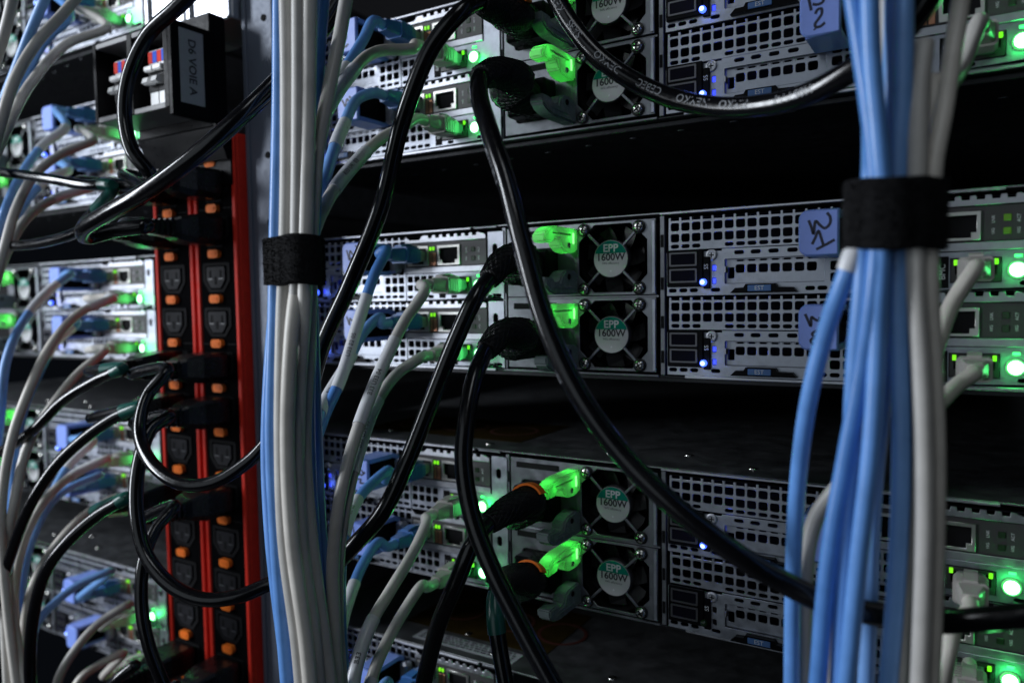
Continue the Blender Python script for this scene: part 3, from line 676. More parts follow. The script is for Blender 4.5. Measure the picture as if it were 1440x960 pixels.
cable('blue network cable with white sleeve dropping from the upper middle left node', 'blue', [A(543, 352, -38), A(527, 385, -50), A(505, 450, -64), A(480, 530, -82), A(452, 595, -102), A(438, 650, -118), A(440, 740, -126), A(455, 880, -130), A(470, 1010, -130)], plug=port('L', 2, 0, 'net'), sleeve=(48, 106, 'U33 E2 05'), group=G2)
cable('white network cable with printed sleeve from the upper middle left node', 'grey', [A(598, 408, -46), A(570, 450, -62), A(540, 510, -80), A(515, 570, -98), A(492, 640, -116), A(475, 720, -128), A(468, 800, -133), A(470, 880, -136), A(476, 1010, -138)], plug=port('L', 2, 0, 'mgmt'), sleeve=(58, 112, 'B33 U33 04'), group=G2)
cable('blue network cable with long white sleeve from the lower middle left node', 'blue', [A(535, 446, -36), A(513, 465, -48), A(488, 512, -66), A(462, 555, -88), A(443, 600, -112), A(430, 670, -132), A(432, 760, -136), A(444, 880, -138), A(452, 1010, -140)], plug=port('L', 2, 1, 'net'), sleeve=(46, 100, 'B33 U34 01'), group=G2)
cable('white network cable with printed sleeve from the lower middle left node', 'grey', [A(590, 504, -48), A(560, 524, -62), A(530, 565, -82), A(507, 625, -102), A(490, 690, -118), A(478, 760, -126), A(474, 860, -128), A(484, 1010, -130)], plug=port('L', 2, 1, 'mgmt'), sleeve=(60, 106, 'B33 U34 03'), group=G2)
cable('blue network cable with printed sleeve beside the tab marked 23', 'blue', [A(547, 661, -38), A(520, 682, -55), A(497, 712, -76), A(482, 765, -98), A(478, 850, -112), A(486, 1010, -118)], plug=port('L', 3, 0, 'net'), sleeve=(50, 82, 'U31 E2 05'), group=G2)
cable('white network cable curving down from the upper third left node', 'grey', [A(600, 735, -50), A(580, 778, -66), A(550, 828, -86), A(520, 880, -106), A(500, 940, -118), A(492, 1010, -124)], plug=port('L', 3, 0, 'mgmt'), sleeve=(88, 124, 'B33'), group=G2)
cable('blue network cable with pale sleeve from the lower third left node', 'blue', [A(533, 762, -42), A(512, 790, -58), A(492, 838, -78), A(478, 890, -98), A(470, 960, -110), A(470, 1010, -114)], plug=port('L', 3, 1, 'net'), sleeve=(48, 92, ''), group=G2)
cable('white network cable curving down from the lower third left node', 'grey', [A(592, 824, -52), A(570, 856, -66), A(545, 900, -84), A(524, 950, -100), A(512, 1010, -108)], plug=port('L', 3, 1, 'mgmt'), sleeve=(84, 112, ''), group=G2)
cable('blue network cable from the lowest left node, at the bottom edge', 'blue', [A(545, 958, -44), A(525, 985, -60), A(510, 1020, -74)], plug=port('L', 4, 0, 'net'), group=G2)

# left bundle: long runs
LB = [
 ('grey', 'thick grey cable on the left of the left bundle, beside the blue one', [A(402, -20, -148), A(404, 120, -148), A(402, 330, -150), A(397, 460, -149), A(395, 620, -150), A(400, 760, -152), A(418, 900, -152), A(428, 1010, -152)]),
 ('grey', 'grey cable running down the middle of the left bundle', [A(420, -20, -150), A(420, 150, -150), A(418, 330, -153), A(416, 460, -154), A(416, 620, -153), A(423, 760, -153), A(440, 880, -153), A(452, 1010, -153)]),
 ('grey', 'grey cable at the right front of the left bundle', [A(436, -20, -148), A(434, 150, -148), A(430, 330, -152), A(428, 430, -153), A(420, 560, -152), A(420, 680, -150), A(434, 820, -149), A(455, 1010, -150)]),
 ('grey', 'grey cable slanting across the top of the left bundle', [A(490, -20, -118), A(478, 50, -122), A(464, 120, -132), A(446, 220, -142), A(438, 330, -146), A(435, 470, -147), A(428, 620, -146), A(438, 760, -146), A(456, 900, -147), A(470, 1010, -148)]),
 ('grey', 'thin pale grey cable threading between the two thick ones of the left bundle', [A(411, -20, -141), A(413, 160, -142), A(424, 330, -144), A(410, 470, -159), A(404, 620, -159), A(411, 760, -160), A(430, 900, -160), A(440, 1010, -160)]),
 ('blue', 'blue cable down the left edge of the left bundle', [A(393, -20, -144), A(392, 150, -144), A(388, 330, -148), A(386, 450, -148), A(382, 620, -147), A(390, 780, -148), A(408, 1010, -150)]),
 ('blue', 'blue cable bowing out lower left of the left bundle', [A(398, 300, -138), A(390, 400, -140), A(380, 520, -140), A(376, 640, -140), A(382, 760, -142), A(396, 880, -144), A(412, 1010, -146)]),
 ('blue', 'dark blue cable behind the right side of the left bundle', [A(455, -20, -132), A(447, 100, -132), A(444, 240, -134), A(440, 340, -136), A(434, 470, -136), A(432, 620, -136), A(440, 760, -138), A(452, 900, -140), A(462, 1010, -142)]),
]
for c, l, p in LB: cable(l, c, p, 3.1, group='long cables tied in the left bundle')

def strap(label, zc, h, group, cables, near=None):
    """hook-and-loop tie: a band drawn round whatever cables pass it"""
    P = []
    for nm, r in cables:
        pa = ARC[nm]
        for a, b in zip(pa, pa[1:]):
            if (a.z - zc) * (b.z - zc) <= 0 and a.z != b.z:
                c = a.lerp(b, (zc - a.z) / (b.z - a.z))
                if near and (c - near[0]).length > near[1]: break
                P += [(c.x + (r + .5) * math.cos(i * math.pi / 8), c.y + (r + .5) * math.sin(i * math.pi / 8)) for i in range(16)]; break
    P = sorted(set(P)); hull = []
    for seq in (P, P[::-1]):
        H_ = []
        for p in seq:
            while len(H_) > 1 and (H_[-1][0] - H_[-2][0]) * (p[1] - H_[-2][1]) - (H_[-1][1] - H_[-2][1]) * (p[0] - H_[-2][0]) <= 0: H_.pop()
            H_.append(p)
        hull += H_[:-1]
    # even spacing
    n = 72; per = [0]; Hc = hull + [hull[0]]
    for a, b in zip(Hc, Hc[1:]): per.append(per[-1] + math.dist(a, b))
    ring = []; k = 0
    for i in range(n):
        d = per[-1] * i / n
        while per[k + 1] < d: k += 1
        f_ = (d - per[k]) / (per[k + 1] - per[k]); ring.append(Vector((Hc[k][0] + (Hc[k + 1][0] - Hc[k][0]) * f_, Hc[k][1] + (Hc[k + 1][1] - Hc[k][1]) * f_, zc)))
    for _ in range(3): ring = [(ring[i - 1] + ring[i] * 2 + ring[(i + 1) % n]) / 4 for i in range(n)]
    nrm = []
    for i in range(n):
        t = (ring[(i + 1) % n] - ring[i - 1]).normalized(); nrm.append(Vector((t.y, -t.x, 0)))
    c = sum(ring, Vector()) / n; t = thing('cable_strap', label, 'cable strap', (c.x, c.y, zc - h / 2), group)
    wob = lambda i: 0.35 * math.sin(i * 0.35)
    m = MB(); m.loft([[ring[i] + nrm[i] * (d + 0.25 * math.sin(i * .9)) + Vector((0, 0, zz + wob(i))) for i in range(n)] for d, zz in ((-0.3, -h / 2), (1.3, -h / 2 + .3), (1.6, 0), (1.3, h / 2 - .3), (-0.3, h / 2))], cap=False)
    m.build('band', VELCRO, t, True)
    view = (CAM_LOC - c).normalized(); best = max(range(n), key=lambda i: nrm[i].dot(view)); idx = [(best + q) % n for q in range(-14, 6)]
    q = MB(); q.loft([[ring[i] + nrm[i] * (d + 0.25 * math.sin(i * .9)) + Vector((0, 0, zz + wob(i) + .4)) for i in idx] for d, zz in ((1.6, -h / 2 + .2), (2.7, -h / 2 + .5), (2.9, 0), (2.7, h / 2 - .5), (1.6, h / 2 - .2))], cap=False, closed=False)
    q.build('overlap_end', VELCRO, t, True)
    f = MB(); rr = random.Random(3)
    for k in range(7500):
        i = rr.randrange(n); zz = rr.uniform(-h / 2 + .3, h / 2 - .3)
        p = ring[i].lerp(ring[(i + 1) % n], rr.random()) + nrm[i] * (2.8 if i in idx else 1.5) + Vector((0, 0, zz))
        q1 = p + nrm[i] * rr.uniform(.25, 1.15) + Vector((rr.uniform(-.5, .5), rr.uniform(-.3, .3), rr.uniform(-.5, .5))); w_ = Vector((rr.uniform(-.2, .2), 0, rr.uniform(-.2, .2)))
        f.bm.faces.new([f.bm.verts.new(v) for v in (p - w_, p + w_, q1)])
    fo = f.build('pile', VELCRO, t); fo['kind'] = 'stuff'
    return t
strap('black hook and loop strap tying the left cable bundle', A(411, 368, -147).z, 20.5, None, [(n, 3.2) for n in ARC if ARC[n][0].x < 60], (A(411, 368, -147), 16.5))

# right bundle
RB = [
 ('blue', 'blue cable bowing out on the left of the right bundle, with white sleeve', [A(1238, 300, -112), A(1206, 345, -122), A(1190, 385, -124), A(1160, 470, -118), A(1136, 570, -113), A(1121, 690, -104), A(1115, 820, -99), A(1113, 1010, -99)], (12, 24, '')),
 ('blue', 'leftmost blue cable at the top of the right bundle, crossing rightwards', [A(1196, -30, -120), A(1212, 80, -120), A(1228, 200, -122), A(1234, 300, -122), A(1231, 380, -126), A(1212, 520, -122), A(1190, 640, -120), A(1166, 780, -120), A(1146, 1010, -120)], None),
 ('blue', 'blue cable lying in front in the right bundle', [A(1222, -30, -124), A(1226, 90, -124), A(1236, 200, -126), A(1244, 300, -124), A(1238, 390, -126), A(1234, 480, -124), A(1226, 620, -124), A(1206, 800, -124), A(1186, 1010, -124)], None),
 ('blue', 'blue cable on the left of the strap, straight above it', [A(1208, -30, -112), A(1222, 100, -114), A(1224, 250, -118), A(1214, 320, -122), A(1212, 400, -124), A(1202, 520, -121), A(1196, 660, -118), A(1186, 820, -118), A(1178, 1010, -118)], None),
 ('blue', 'blue cable right of centre in the right bundle, beside the grey cables', [A(1272, -30, -112), A(1270, 120, -113), A(1262, 250, -117), A(1262, 390, -120), A(1266, 520, -118), A(1268, 640, -117), A(1262, 800, -116), A(1245, 1010, -116)], None),
 ('blue', 'shaded blue cable at the back of the right bundle', [A(1258, -30, -104), A(1254, 120, -106), A(1248, 250, -110), A(1246, 390, -112), A(1240, 560, -108), A(1228, 700, -98), A(1222, 860, -95), A(1216, 1010, -97)], None),
 ('grey', 'bright grey cable at the front right of the right bundle', [A(1300, 60, -106), A(1292, 140, -112), A(1290, 240, -118), A(1288, 390, -121), A(1296, 520, -120), A(1300, 640, -119), A(1300, 780, -118), A(1292, 1010, -118)], None),
 ('grey', 'grey cable on the outer right of the right bundle', [A(1356, -30, -86), A(1340, 70, -92), A(1326, 160, -104), A(1310, 250, -113), A(1306, 390, -117), A(1312, 520, -116), A(1316, 640, -114), A(1314, 800, -112), A(1306, 1010, -112)], None),
 ('grey', 'shaded grey cable inside the right bundle', [A(1246, -30, -100), A(1250, 60, -102), A(1276, 200, -106), A(1280, 330, -112), A(1280, 420, -114), A(1284, 560, -112), A(1282, 700, -112), A(1270, 860, -112), A(1262, 1010, -112)], None),
 ('grey', 'dim grey cable at the back right of the right bundle', [A(1312, 110, -96), A(1312, 220, -106), A(1300, 320, -108), A(1300, 420, -109), A(1304, 560, -106), A(1300, 700, -106), A(1286, 860, -105), A(1280, 1010, -105)], None),
 ('grey', 'white cable behind the leftmost blue cable of the right bundle', [A(1215, 640, -92), A(1182, 680, -90), A(1150, 722, -91), A(1136, 770, -92), A(1131, 850, -92), A(1130, 1010, -92)], None),
 ('grey', 'grey cable glimpsed between blue cables low in the right bundle', [A(1222, 560, -100), A(1196, 660, -100), A(1176, 780, -96), A(1166, 880, -95), A(1164, 1010, -96)], None),
]
RBN = [(cable(l, c, p, 2.9 if c == 'grey' else 2.85, sleeve=sl, group='cables tied in the right bundle', n=16).name, 3.0) for c, l, p, sl in RB]
strap('wide black strap tying the right cable bundle in front of the marked tab', A(1260, 304, -117).z, 21.5, None, RBN)

# right nodes: white management cables
G3 = 'management cables on the right nodes'
cable('white network cable from the topmost right node, rising into the right bundle', 'grey', [A(1352, 95, -46), A(1330, 130, -66), A(1318, 180, -86), A(1312, 250, -98), A(1306, 330, -100), A(1300, 480, -98), A(1300, 700, -97), A(1292, 1010, -97)], plug=port('R', 1, 1, 'mgmt'), group=G3)
cable('white network cable from the upper middle right node', 'grey', [A(1340, 425, -48), A(1322, 470, -62), A(1304, 530, -78), A(1290, 600, -88), A(1280, 700, -90), A(1280, 1010, -90)], plug=port('R', 2, 0, 'mgmt'), group=G3)
cable('white network cable from the lower middle right node', 'grey', [A(1348, 540, -44), A(1326, 562, -56), A(1300, 590, -72), A(1284, 640, -82), A(1272, 760, -84), A(1268, 1010, -86)], plug=port('R', 2, 1, 'mgmt'), group=G3)
cable('white network cable dropping from the ribbed plug of the third right node', 'grey', [A(1343, 880, -46), A(1332, 925, -56), A(1318, 1000, -62)], plug=port('R', 3, 0, 'mgmt'), group=G3)
cable('white network cable with plug cut by the bottom right edge', 'grey', [A(1338, 1000, -46), A(1330, 1040, -50)], plug=port('R', 3, 1, 'mgmt'), group=G3)

# far left cables
G4 = 'blurred cables of the left rack'
FL = [
 ('grey', 'white blurred cable with green lit plug at the upper left', (0, 1, 'mgmt'), [A(150, 40, -60), A(95, 62, -90), A(45, 115, -125), A(12, 175, -150), A(-20, 250, -160)]),
 ('blue', 'blue blurred cable arching from the upper left chassis', (0, 1, 'net'), [A(100, 22, -60), A(62, 60, -90), A(20, 140, -120), A(-20, 240, -140)]),
 ('grey', 'thick white blurred cable sweeping down the top left corner', None, [A(130, -30, -110), A(90, 18, -122), A(50, 62, -140), A(22, 110, -150), A(2, 170, -158), A(-15, 240, -160)]),
 ('blue', 'blue blurred cable crossing the top left corner steeply', None, [A(75, -30, -120), A(45, 40, -124), A(18, 110, -128), A(-15, 190, -130)]),
 ('grey', 'white blurred cable slanting in the extreme top left corner', None, [A(24, -30, -150), A(8, 40, -150), A(-14, 110, -150)]),
 ('blue', 'blue blurred cable from the upper node beside the breaker box', (1, 0, 'net'), [A(92, 180, -55), A(60, 205, -75), A(28, 250, -100), A(6, 300, -118), A(-16, 370, -125)]),
 ('grey', 'white blurred cable from the upper node beside the breaker box', (1, 0, 'mgmt'), [A(130, 199, -60), A(90, 215, -80), A(50, 245, -105), A(24, 290, -122), A(6, 350, -135), A(-14, 430, -140)]),
 ('blue', 'thin blue blurred cable below the white one near the breaker box', (1, 1, 'net'), [A(96, 240, -55), A(66, 252, -75), A(35, 285, -95), A(12, 330, -110), A(-14, 400, -115)]),
 ('grey', 'white blurred cable curving above the black cord at left', (1, 1, 'mgmt'), [A(126, 264, -60), A(85, 277, -80), A(45, 300, -104), A(16, 340, -124), A(-12, 410, -135)]),
 ('blue', 'blue blurred cable arching left from the middle chassis', (2, 0, 'net'), [A(98, 386, -52), A(65, 412, -72), A(30, 456, -96), A(8, 510, -112), A(0, 590, -118), A(-12, 680, -120)]),
 ('grey', 'long white blurred cable arching down from the middle chassis', (2, 0, 'mgmt'), [A(158, 420, -55), A(115, 438, -78), A(75, 480, -104), A(42, 545, -126), A(16, 620, -138), A(2, 720, -142), A(10, 850, -142), A(30, 1010, -142)]),
 ('blue', 'second blue blurred cable arching left from the middle chassis', (2, 1, 'net'), [A(108, 455, -52), A(78, 482, -72), A(52, 530, -94), A(32, 580, -110), A(22, 650, -116), A(16, 780, -116), A(40, 1010, -116)]),
 ('grey', 'second long white blurred cable, lower on the middle chassis', (2, 1, 'mgmt'), [A(148, 493, -60), A(110, 525, -84), A(70, 575, -110), A(38, 630, -128), A(22, 700, -136), A(10, 780, -138), A(24, 900, -138), A(50, 1010, -138)]),
 ('grey', 'white blurred cable behind the two black cords at mid left', (3, 0, 'mgmt'), [A(150, 645, -58), A(105, 666, -80), A(62, 705, -104), A(34, 760, -120), A(20, 840, -126), A(38, 1010, -126)]),
 ('blue', 'blue blurred cable behind the green sleeved black cords', (3, 0, 'net'), [A(130, 622, -52), A(100, 650, -70), A(70, 700, -90), A(34, 780, -104), A(26, 880, -108), A(46, 1010, -108)]),
 ('blue', 'pale blue sleeved blurred cable at the lower left', (3, 1, 'net'), [A(140, 668, -50), A(110, 680, -66), A(78, 700, -84), A(50, 745, -100), A(30, 830, -108), A(44, 1010, -108)]),
 ('grey', 'white blurred cable sweeping past the bottom left plugs', (3, 1, 'mgmt'), [A(160, 700, -62), A(118, 725, -86), A(80, 765, -108), A(52, 810, -122), A(36, 870, -130), A(40, 1010, -130)]),
 ('blue', 'blue blurred cable arching from the lowest left chassis', (4, 0, 'net'), [A(155, 803, -52), A(118, 818, -68), A(85, 840, -84), A(55, 872, -98), A(38, 920, -106), A(40, 1010, -106)]),
 ('grey', 'white blurred cable arching from the lowest left chassis', (4, 0, 'mgmt'), [A(180, 850, -60), A(140, 875, -78), A(108, 910, -96), A(84, 950, -108), A(72, 1010, -112)]),
 ('grey', 'lowest white blurred cable with broad plug at the bottom left', (4, 1, 'mgmt'), [A(172, 918, -58), A(140, 934, -72), A(112, 955, -86), A(90, 1010, -94)]),
 ('grey', 'outer grey cable of the blurred bunch in the bottom left corner', None, [A(-25, 560, -135), A(-8, 700, -136), A(2, 800, -136), A(8, 900, -136), A(14, 1010, -136)]),
 ('grey', 'inner grey cable of the blurred bunch in the bottom left corner', None, [A(36, 630, -112), A(18, 720, -128), A(12, 820, -132), A(20, 920, -132), A(30, 1010, -132)]),
]
for c, l, q, p in FL:
    cable(l, c, p, 3.0, plug=port('FAR', q[0], q[1], q[2]) if q else None, group=G4, sleeve=(60, 95, '') if q and random.random() < .5 else None)

# ------------------------------------------------------------------ power strips with outlets
OUTX = {0: -320.8, 1: -273.4}
def outlet_z(c, i): return -2.3 - 30.35 * i
def make_strip(c, label):
    x0, x1 = ((-340.5, -297.4), (-294.6, -251.2))[c]
    t = thing('power_strip', label, 'power strip', ((x0 + x1) / 2, -20, -600), 'power strips on the post')
    MB().box(x0, x1, -38.6, 6, -620, 92, 1.0).build('body', RED, t)
    MB().box(x0, x1, -38.6, 6, 166.5, 420, 1.0).build('upper_body', ALU, t)
    for xa, xb in ((x0, x0 + 3.6), (x1 - 3.6, x1)): MB().box(xa, xb, -41.2, -38.5, -620, 92, 0.6).build('edge_rail', RED, t)
    for xa, xb in ((x0, x0 + 3.6), (x1 - 3.6, x1)): MB().box(xa, xb, -41.2, -38.5, 166.5, 420, 0.6).build('upper_edge_rail', ALU, t)
    zs = [outlet_z(c, i) for i in range(-3, 11)]
    MB().box(x0 + 3.8, x1 - 3.8, -40.2, -38.6, -620, 90, 0.3).build('face', PDUFACE, t)
    for z in (outlet_z(c, -1) + 15.4, outlet_z(c, 2) + 15, outlet_z(c, 6) + 15): MB().box(x0 + 3.9, x1 - 3.9, -40.35, -40.15, z - 0.35, z + 0.35).build('seam', MATTE, t)
    for i, z in enumerate(zs):
        x = OUTX[c]
        o = [(x - 13, z + 9.6), (x + 13, z + 9.6), (x + 14, z + 8.4), (x + 14, z - 3), (x + 7.5, z - 10.6), (x - 7.5, z - 10.6), (x - 14, z - 3), (x - 14, z + 8.4)]
        ins = [(x + (a - x) * 0.78, z + (b - z) * 0.78) for a, b in o]
        oo = plate('outlet', o, [ins], -41.0, -40.1, MATTE, t, 0.25)
        q = [(x + (a - x) * 0.66, z + (b - z) * 0.70) for a, b in o]
        MB().prism(q, -41.6, -40.25).build('socket_block', OUTLET, oo)
        for dx, dz in ((-5.4, 1.8), (5.4, 1.8), (0, -2.6)):
            MB().box(x + dx - 1.0, x + dx + 1.0, -41.75, -41.55, z + dz - 2.6, z + dz + 2.6).build('pin_slot', MATTE, oo)
            if dz > 0: MB().box(x + dx - 2.2, x + dx + 2.2, -41.72, -41.55, z + dz - 3.5, z + dz - 2.9).build('pale_slot_strip', mat('slot_edge', (0.09, 0.09, 0.1), 0.4), oo)  # lighter strip below each upper slot
        zb = z - 14.9; b = MB().prism(rrect(x, zb, 10.4, 5.6, 2.2, 3), -43.4, -40.2); 
        bb = b.build('release_button', ORANGE, t)
        MB().prism(rrect(x + 0.6, zb, 6.0, 2.6, 1.2, 3), -43.9, -43.3).build('button_ridge', ORANGE, bb)
    return t
make_strip(0, 'left of the two red edged black power strips, nearer the left rack')
make_strip(1, 'right of the two red edged black power strips, beside the grey post')

# breaker box at the head of the strips
bx = thing('breaker_box', 'black breaker box labelled D6 VOIE A above the red power strips', 'breaker box', (-292, -41, 96))
MB().box(-334, -254.5, -54, -41.5, 93.5, 166, 0.8).build('back_housing', BLACK, bx)
fz0, fz1 = 100, 151
MB().box(-334, -254.5, -84, -54.2, fz1 - 3.5, fz1, 0.4).build('top_frame', ALU2 if False else mat('grey_box_edge', (0.09, 0.09, 0.095), 0.4), bx)
MB().box(-334, -254.5, -84, -54.2, fz0, fz0 + 3.5, 0.4).build('bottom_frame', mat('grey_box_edge', (0.2, 0.2, 0.21)), bx)
for xa, xb in ((-334, -330.5), (-296.5, -291), (-259.5, -254.5)): MB().box(xa, xb, -84.4, -54.3, fz0 + 0.1, fz1 - 0.1, 0.4).build('mullion', BLACK, bx)
MB().box(-255, -251, -84.4, -54.2, 95, 152.5, 0.6).build('side_plate', BLACK, bx)
MB().box(-333, -256, -56, -54.1, fz0 + 3.6, fz1 - 3.6).build('inner_wall', BLACK, bx)
for x in (-314, -306, -277, -268):
    br = MB().box(x - 4.4, x + 4.4, -79, -56.2, fz0 + 4, fz1 - 12, 0.5).build('breaker', WHITEPL, bx)
    MB().box(x - 4.5, x + 4.5, -79.60, -78.80, fz0 + 13, fz0 + 27, 0.2).build('breaker_recess', BLACK, br)
    MB().box(x - 4.3, x - 0.1, -79.70, -78.95, fz1 - 20, fz1 - 13, 0.1).build('red_band', REDPL, br)
    MB().box(x + 0.1, x + 4.3, -79.70, -78.95, fz1 - 20, fz1 - 13, 0.1).build('blue_band', BLUEPL, br)
    m = MB(); m.prismx([(-79.5, fz0 + 17), (-79.5, fz0 + 23), (-85, fz0 + 20.5), (-86, fz0 + 17.5), (-84, fz0 + 16.5)], x - 2.6, x + 2.6); m.build('toggle', WHITEPL, br)
    MB().box(x - 4.4, x + 4.4, -83.50, -79.70, fz0 + 25, fz0 + 28.5, 0.8).build('bar', WHITEPL, br)
for x in (-322, -306, -286, -268): MB().box(x - 3, x + 3, -80, -72, fz1 - 0.1, fz1 + 1.6, 0.3).build('top_clip', BLACK, bx)
lb = MB().box(-250.95, -250.7, -79, -62, 103.5, 148.5).build('side_label', PAPER, bx)
text_flat('label_text', 'D6 VOIE A', 7.4, lambda u, v: Vector((-250.62, -70.4 + v, 126 - u)), INK, bx, 0.02)
# sloping lower hood
m = MB(); m.prismx([(-54, 96), (-41.5, 96), (-41.5, 74), (-46, 74)], -336, -252); m.build('lower_hood', BLACK, bx)
lb2 = MB().box(-331, -305, -43.2, -42.6, 60, 69).build('number_label', PAPER, bx)
text_flat('label_text', '6  2', 6.5, lambda u, v: Vector((-318 + u, -43.3, 64.5 + v)), INK, bx)
MB().box(-339, -252.5, -42.5, -40.4, 58, 74.5, 0.4).build('label_backing', BLACK, bx)

# ------------------------------------------------------------------ power cords
SPAN = {}                       # samples along the part of a cord that lies in view
def cord(label, pts, r=4.2, parts=(), group=None, name='power_cable', seg=10):
    path = smooth_path(run_on(pts), seg); o = thing(name, label, 'power cord', pts[0], group)
    SPAN[o.name] = (len(pts) - 1) * seg + 1; MB().tube(path, r, 16).build('sheath', CORD, o, 'all'); ARC[o.name] = path; return o, path
def strip_plug(o, c, i, tilt=0.0, green=None, r=3.4):
    """straight plug standing out of outlet (column c, row i), with a ribbed strain relief"""
    x, z = OUTX[c], outlet_z(c, i)
    R = lambda y, a, b: [(x + sx * a / 2, y, z + sz * b / 2 + tilt * (y + 42) ) for sx, sz in ((-1, -.6), (-.7, -1), (.7, -1), (1, -.6), (1, .8), (.9, 1), (-.9, 1), (-1, .8))]
    pl = MB().loft([R(-41.8, 22, 17), R(-44, 24.5, 19.5), R(-62, 24, 19), R(-72, 17, 14.5), R(-75, 13, 12)]).build('plug', PLUGBLK, o)
    m = MB()
    for k in range(6):
        y = -75 - k * 3.6; a = 12.0 - k * 0.75; m.loft([R(y, a, a), R(y - 2.1, a - 0.3, a - 0.3)])
    m.loft([R(-74.5, 8.8, 8.8), R(-97, 7.6, 7.6)]); m.build('strain_relief', PLUGBLK, pl)
    return Vector((x, -96, z + tilt * -54))
def sub_tube(o, path, a, b, r, name, m):
    n = SPAN.get(o.name, len(path)); sub = path[int(a * (n - 1)):int(b * (n - 1)) + 1]; MB().tube(sub, r, 16).build(name, m, o, True)

GS = 'power cords plugged into the red edged strips'
def strip_cord(label, c, i, pts, r=3.4, green=None, tilt=0.0):
    x, z = OUTX[c], outlet_z(c, i) + tilt * -54
    o, path = cord(label, [Vector((x, -94, z)), Vector((x, -104, z + tilt * -8))] + pts, r, group=GS)
    strip_plug(o, c, i, tilt)
    if green: sub_tube(o, path, green[0], green[1], r + 0.45, 'green_sleeve', GREENHS)
    return o
strip_cord('black cord arcing from the top edge down to the top left outlet', 0, -2, [A(214, 250, -118), A(186, 212, -126), A(175, 160, -126), A(182, 105, -124), A(208, 50, -122), A(250, 10, -120), A(300, -40, -116)], 3.9)
strip_cord('black cord with green sleeve entering from the left edge at a top outlet', 0, -1, [A(158, 262, -120), A(120, 260, -122), A(60, 250, -126), A(-30, 238, -128)], 3.1, (0.3, 0.5), 0.0)
strip_cord('thick black cord looping back from the left bundle into the upper right outlet', 1, -1, [A(205, 318, -124), A(160, 324, -132), A(124, 333, -142), A(118, 322, -152), A(150, 300, -156), A(210, 266, -156), A(280, 215, -150), A(345, 158, -138), A(392, 112, -122), A(440, 60, -112), A(500, -30, -104)], 4.2)
strip_cord('black cord from the uppermost right outlet running out behind the loop', 1, -2, [A(205, 275, -126), A(160, 300, -130), A(100, 330, -130), A(40, 344, -130), A(-30, 346, -130)], 3.2)
strip_cord('black cord with green sleeve sweeping to the left edge at mid height', 0, 2, [A(172, 518, -112), A(140, 532, -116), A(90, 562, -122), A(45, 606, -128), A(-25, 650, -132)], 3.3, (0.25, 0.42), 0.0)
strip_cord('black cord making a wide loop from the fourth right outlet to the left bundle', 1, 2, [A(236, 520, -112), A(208, 555, -122), A(196, 606, -132), A(213, 650, -138), A(255, 680, -138), A(300, 678, -132), A(350, 648, -122), A(392, 606, -112), A(425, 590, -104), A(440, 660, -108), A(448, 800, -116), A(462, 1010, -118)], 3.5)
strip_cord('black cord with green sleeve descending past the white cables at left', 0, 3, [A(198, 572, -110), A(165, 585, -116), A(120, 615, -124), A(78, 655, -132), A(45, 705, -138), A(20, 765, -140), A(-5, 850, -140)], 3.4, (0.2, 0.36))
strip_cord('black cord making the long lower loop from the fifth right outlet', 1, 3, [A(238, 585, -112), A(212, 604, -124), A(196, 650, -134), A(192, 716, -140), A(205, 778, -142), A(240, 822, -140), A(285, 842, -134), A(335, 838, -124), A(385, 818, -112), A(425, 806, -106), A(446, 860, -110), A(462, 1010, -112)], 3.8)
strip_cord('black cord dropping from the lower right outlet to the bottom edge', 1, 5, [A(246, 712, -112), A(220, 742, -124), A(203, 785, -134), A(199, 850, -138), A(210, 910, -138), A(235, 975, -134), A(250, 1030, -130)], 3.5, None)
strip_cord('black cord with green sleeve bending down beside the white cable at lower left', 0, 5, [A(178, 700, -112), A(140, 722, -120), A(98, 758, -130), A(66, 800, -136), A(48, 860, -138), A(42, 940, -138), A(50, 1030, -138)], 3.6, (0.14, 0.3))
strip_cord('black cord with green sleeve leaving the flat plug at the bottom', 0, 9, [A(190, 935, -112), A(165, 955, -118), A(130, 1010, -122)], 3.4, (0.3, 0.6))
strip_cord('black cord from the lowest right outlet, cut by the bottom edge', 1, 9, [A(248, 965, -112), A(220, 1010, -118)], 3.4)

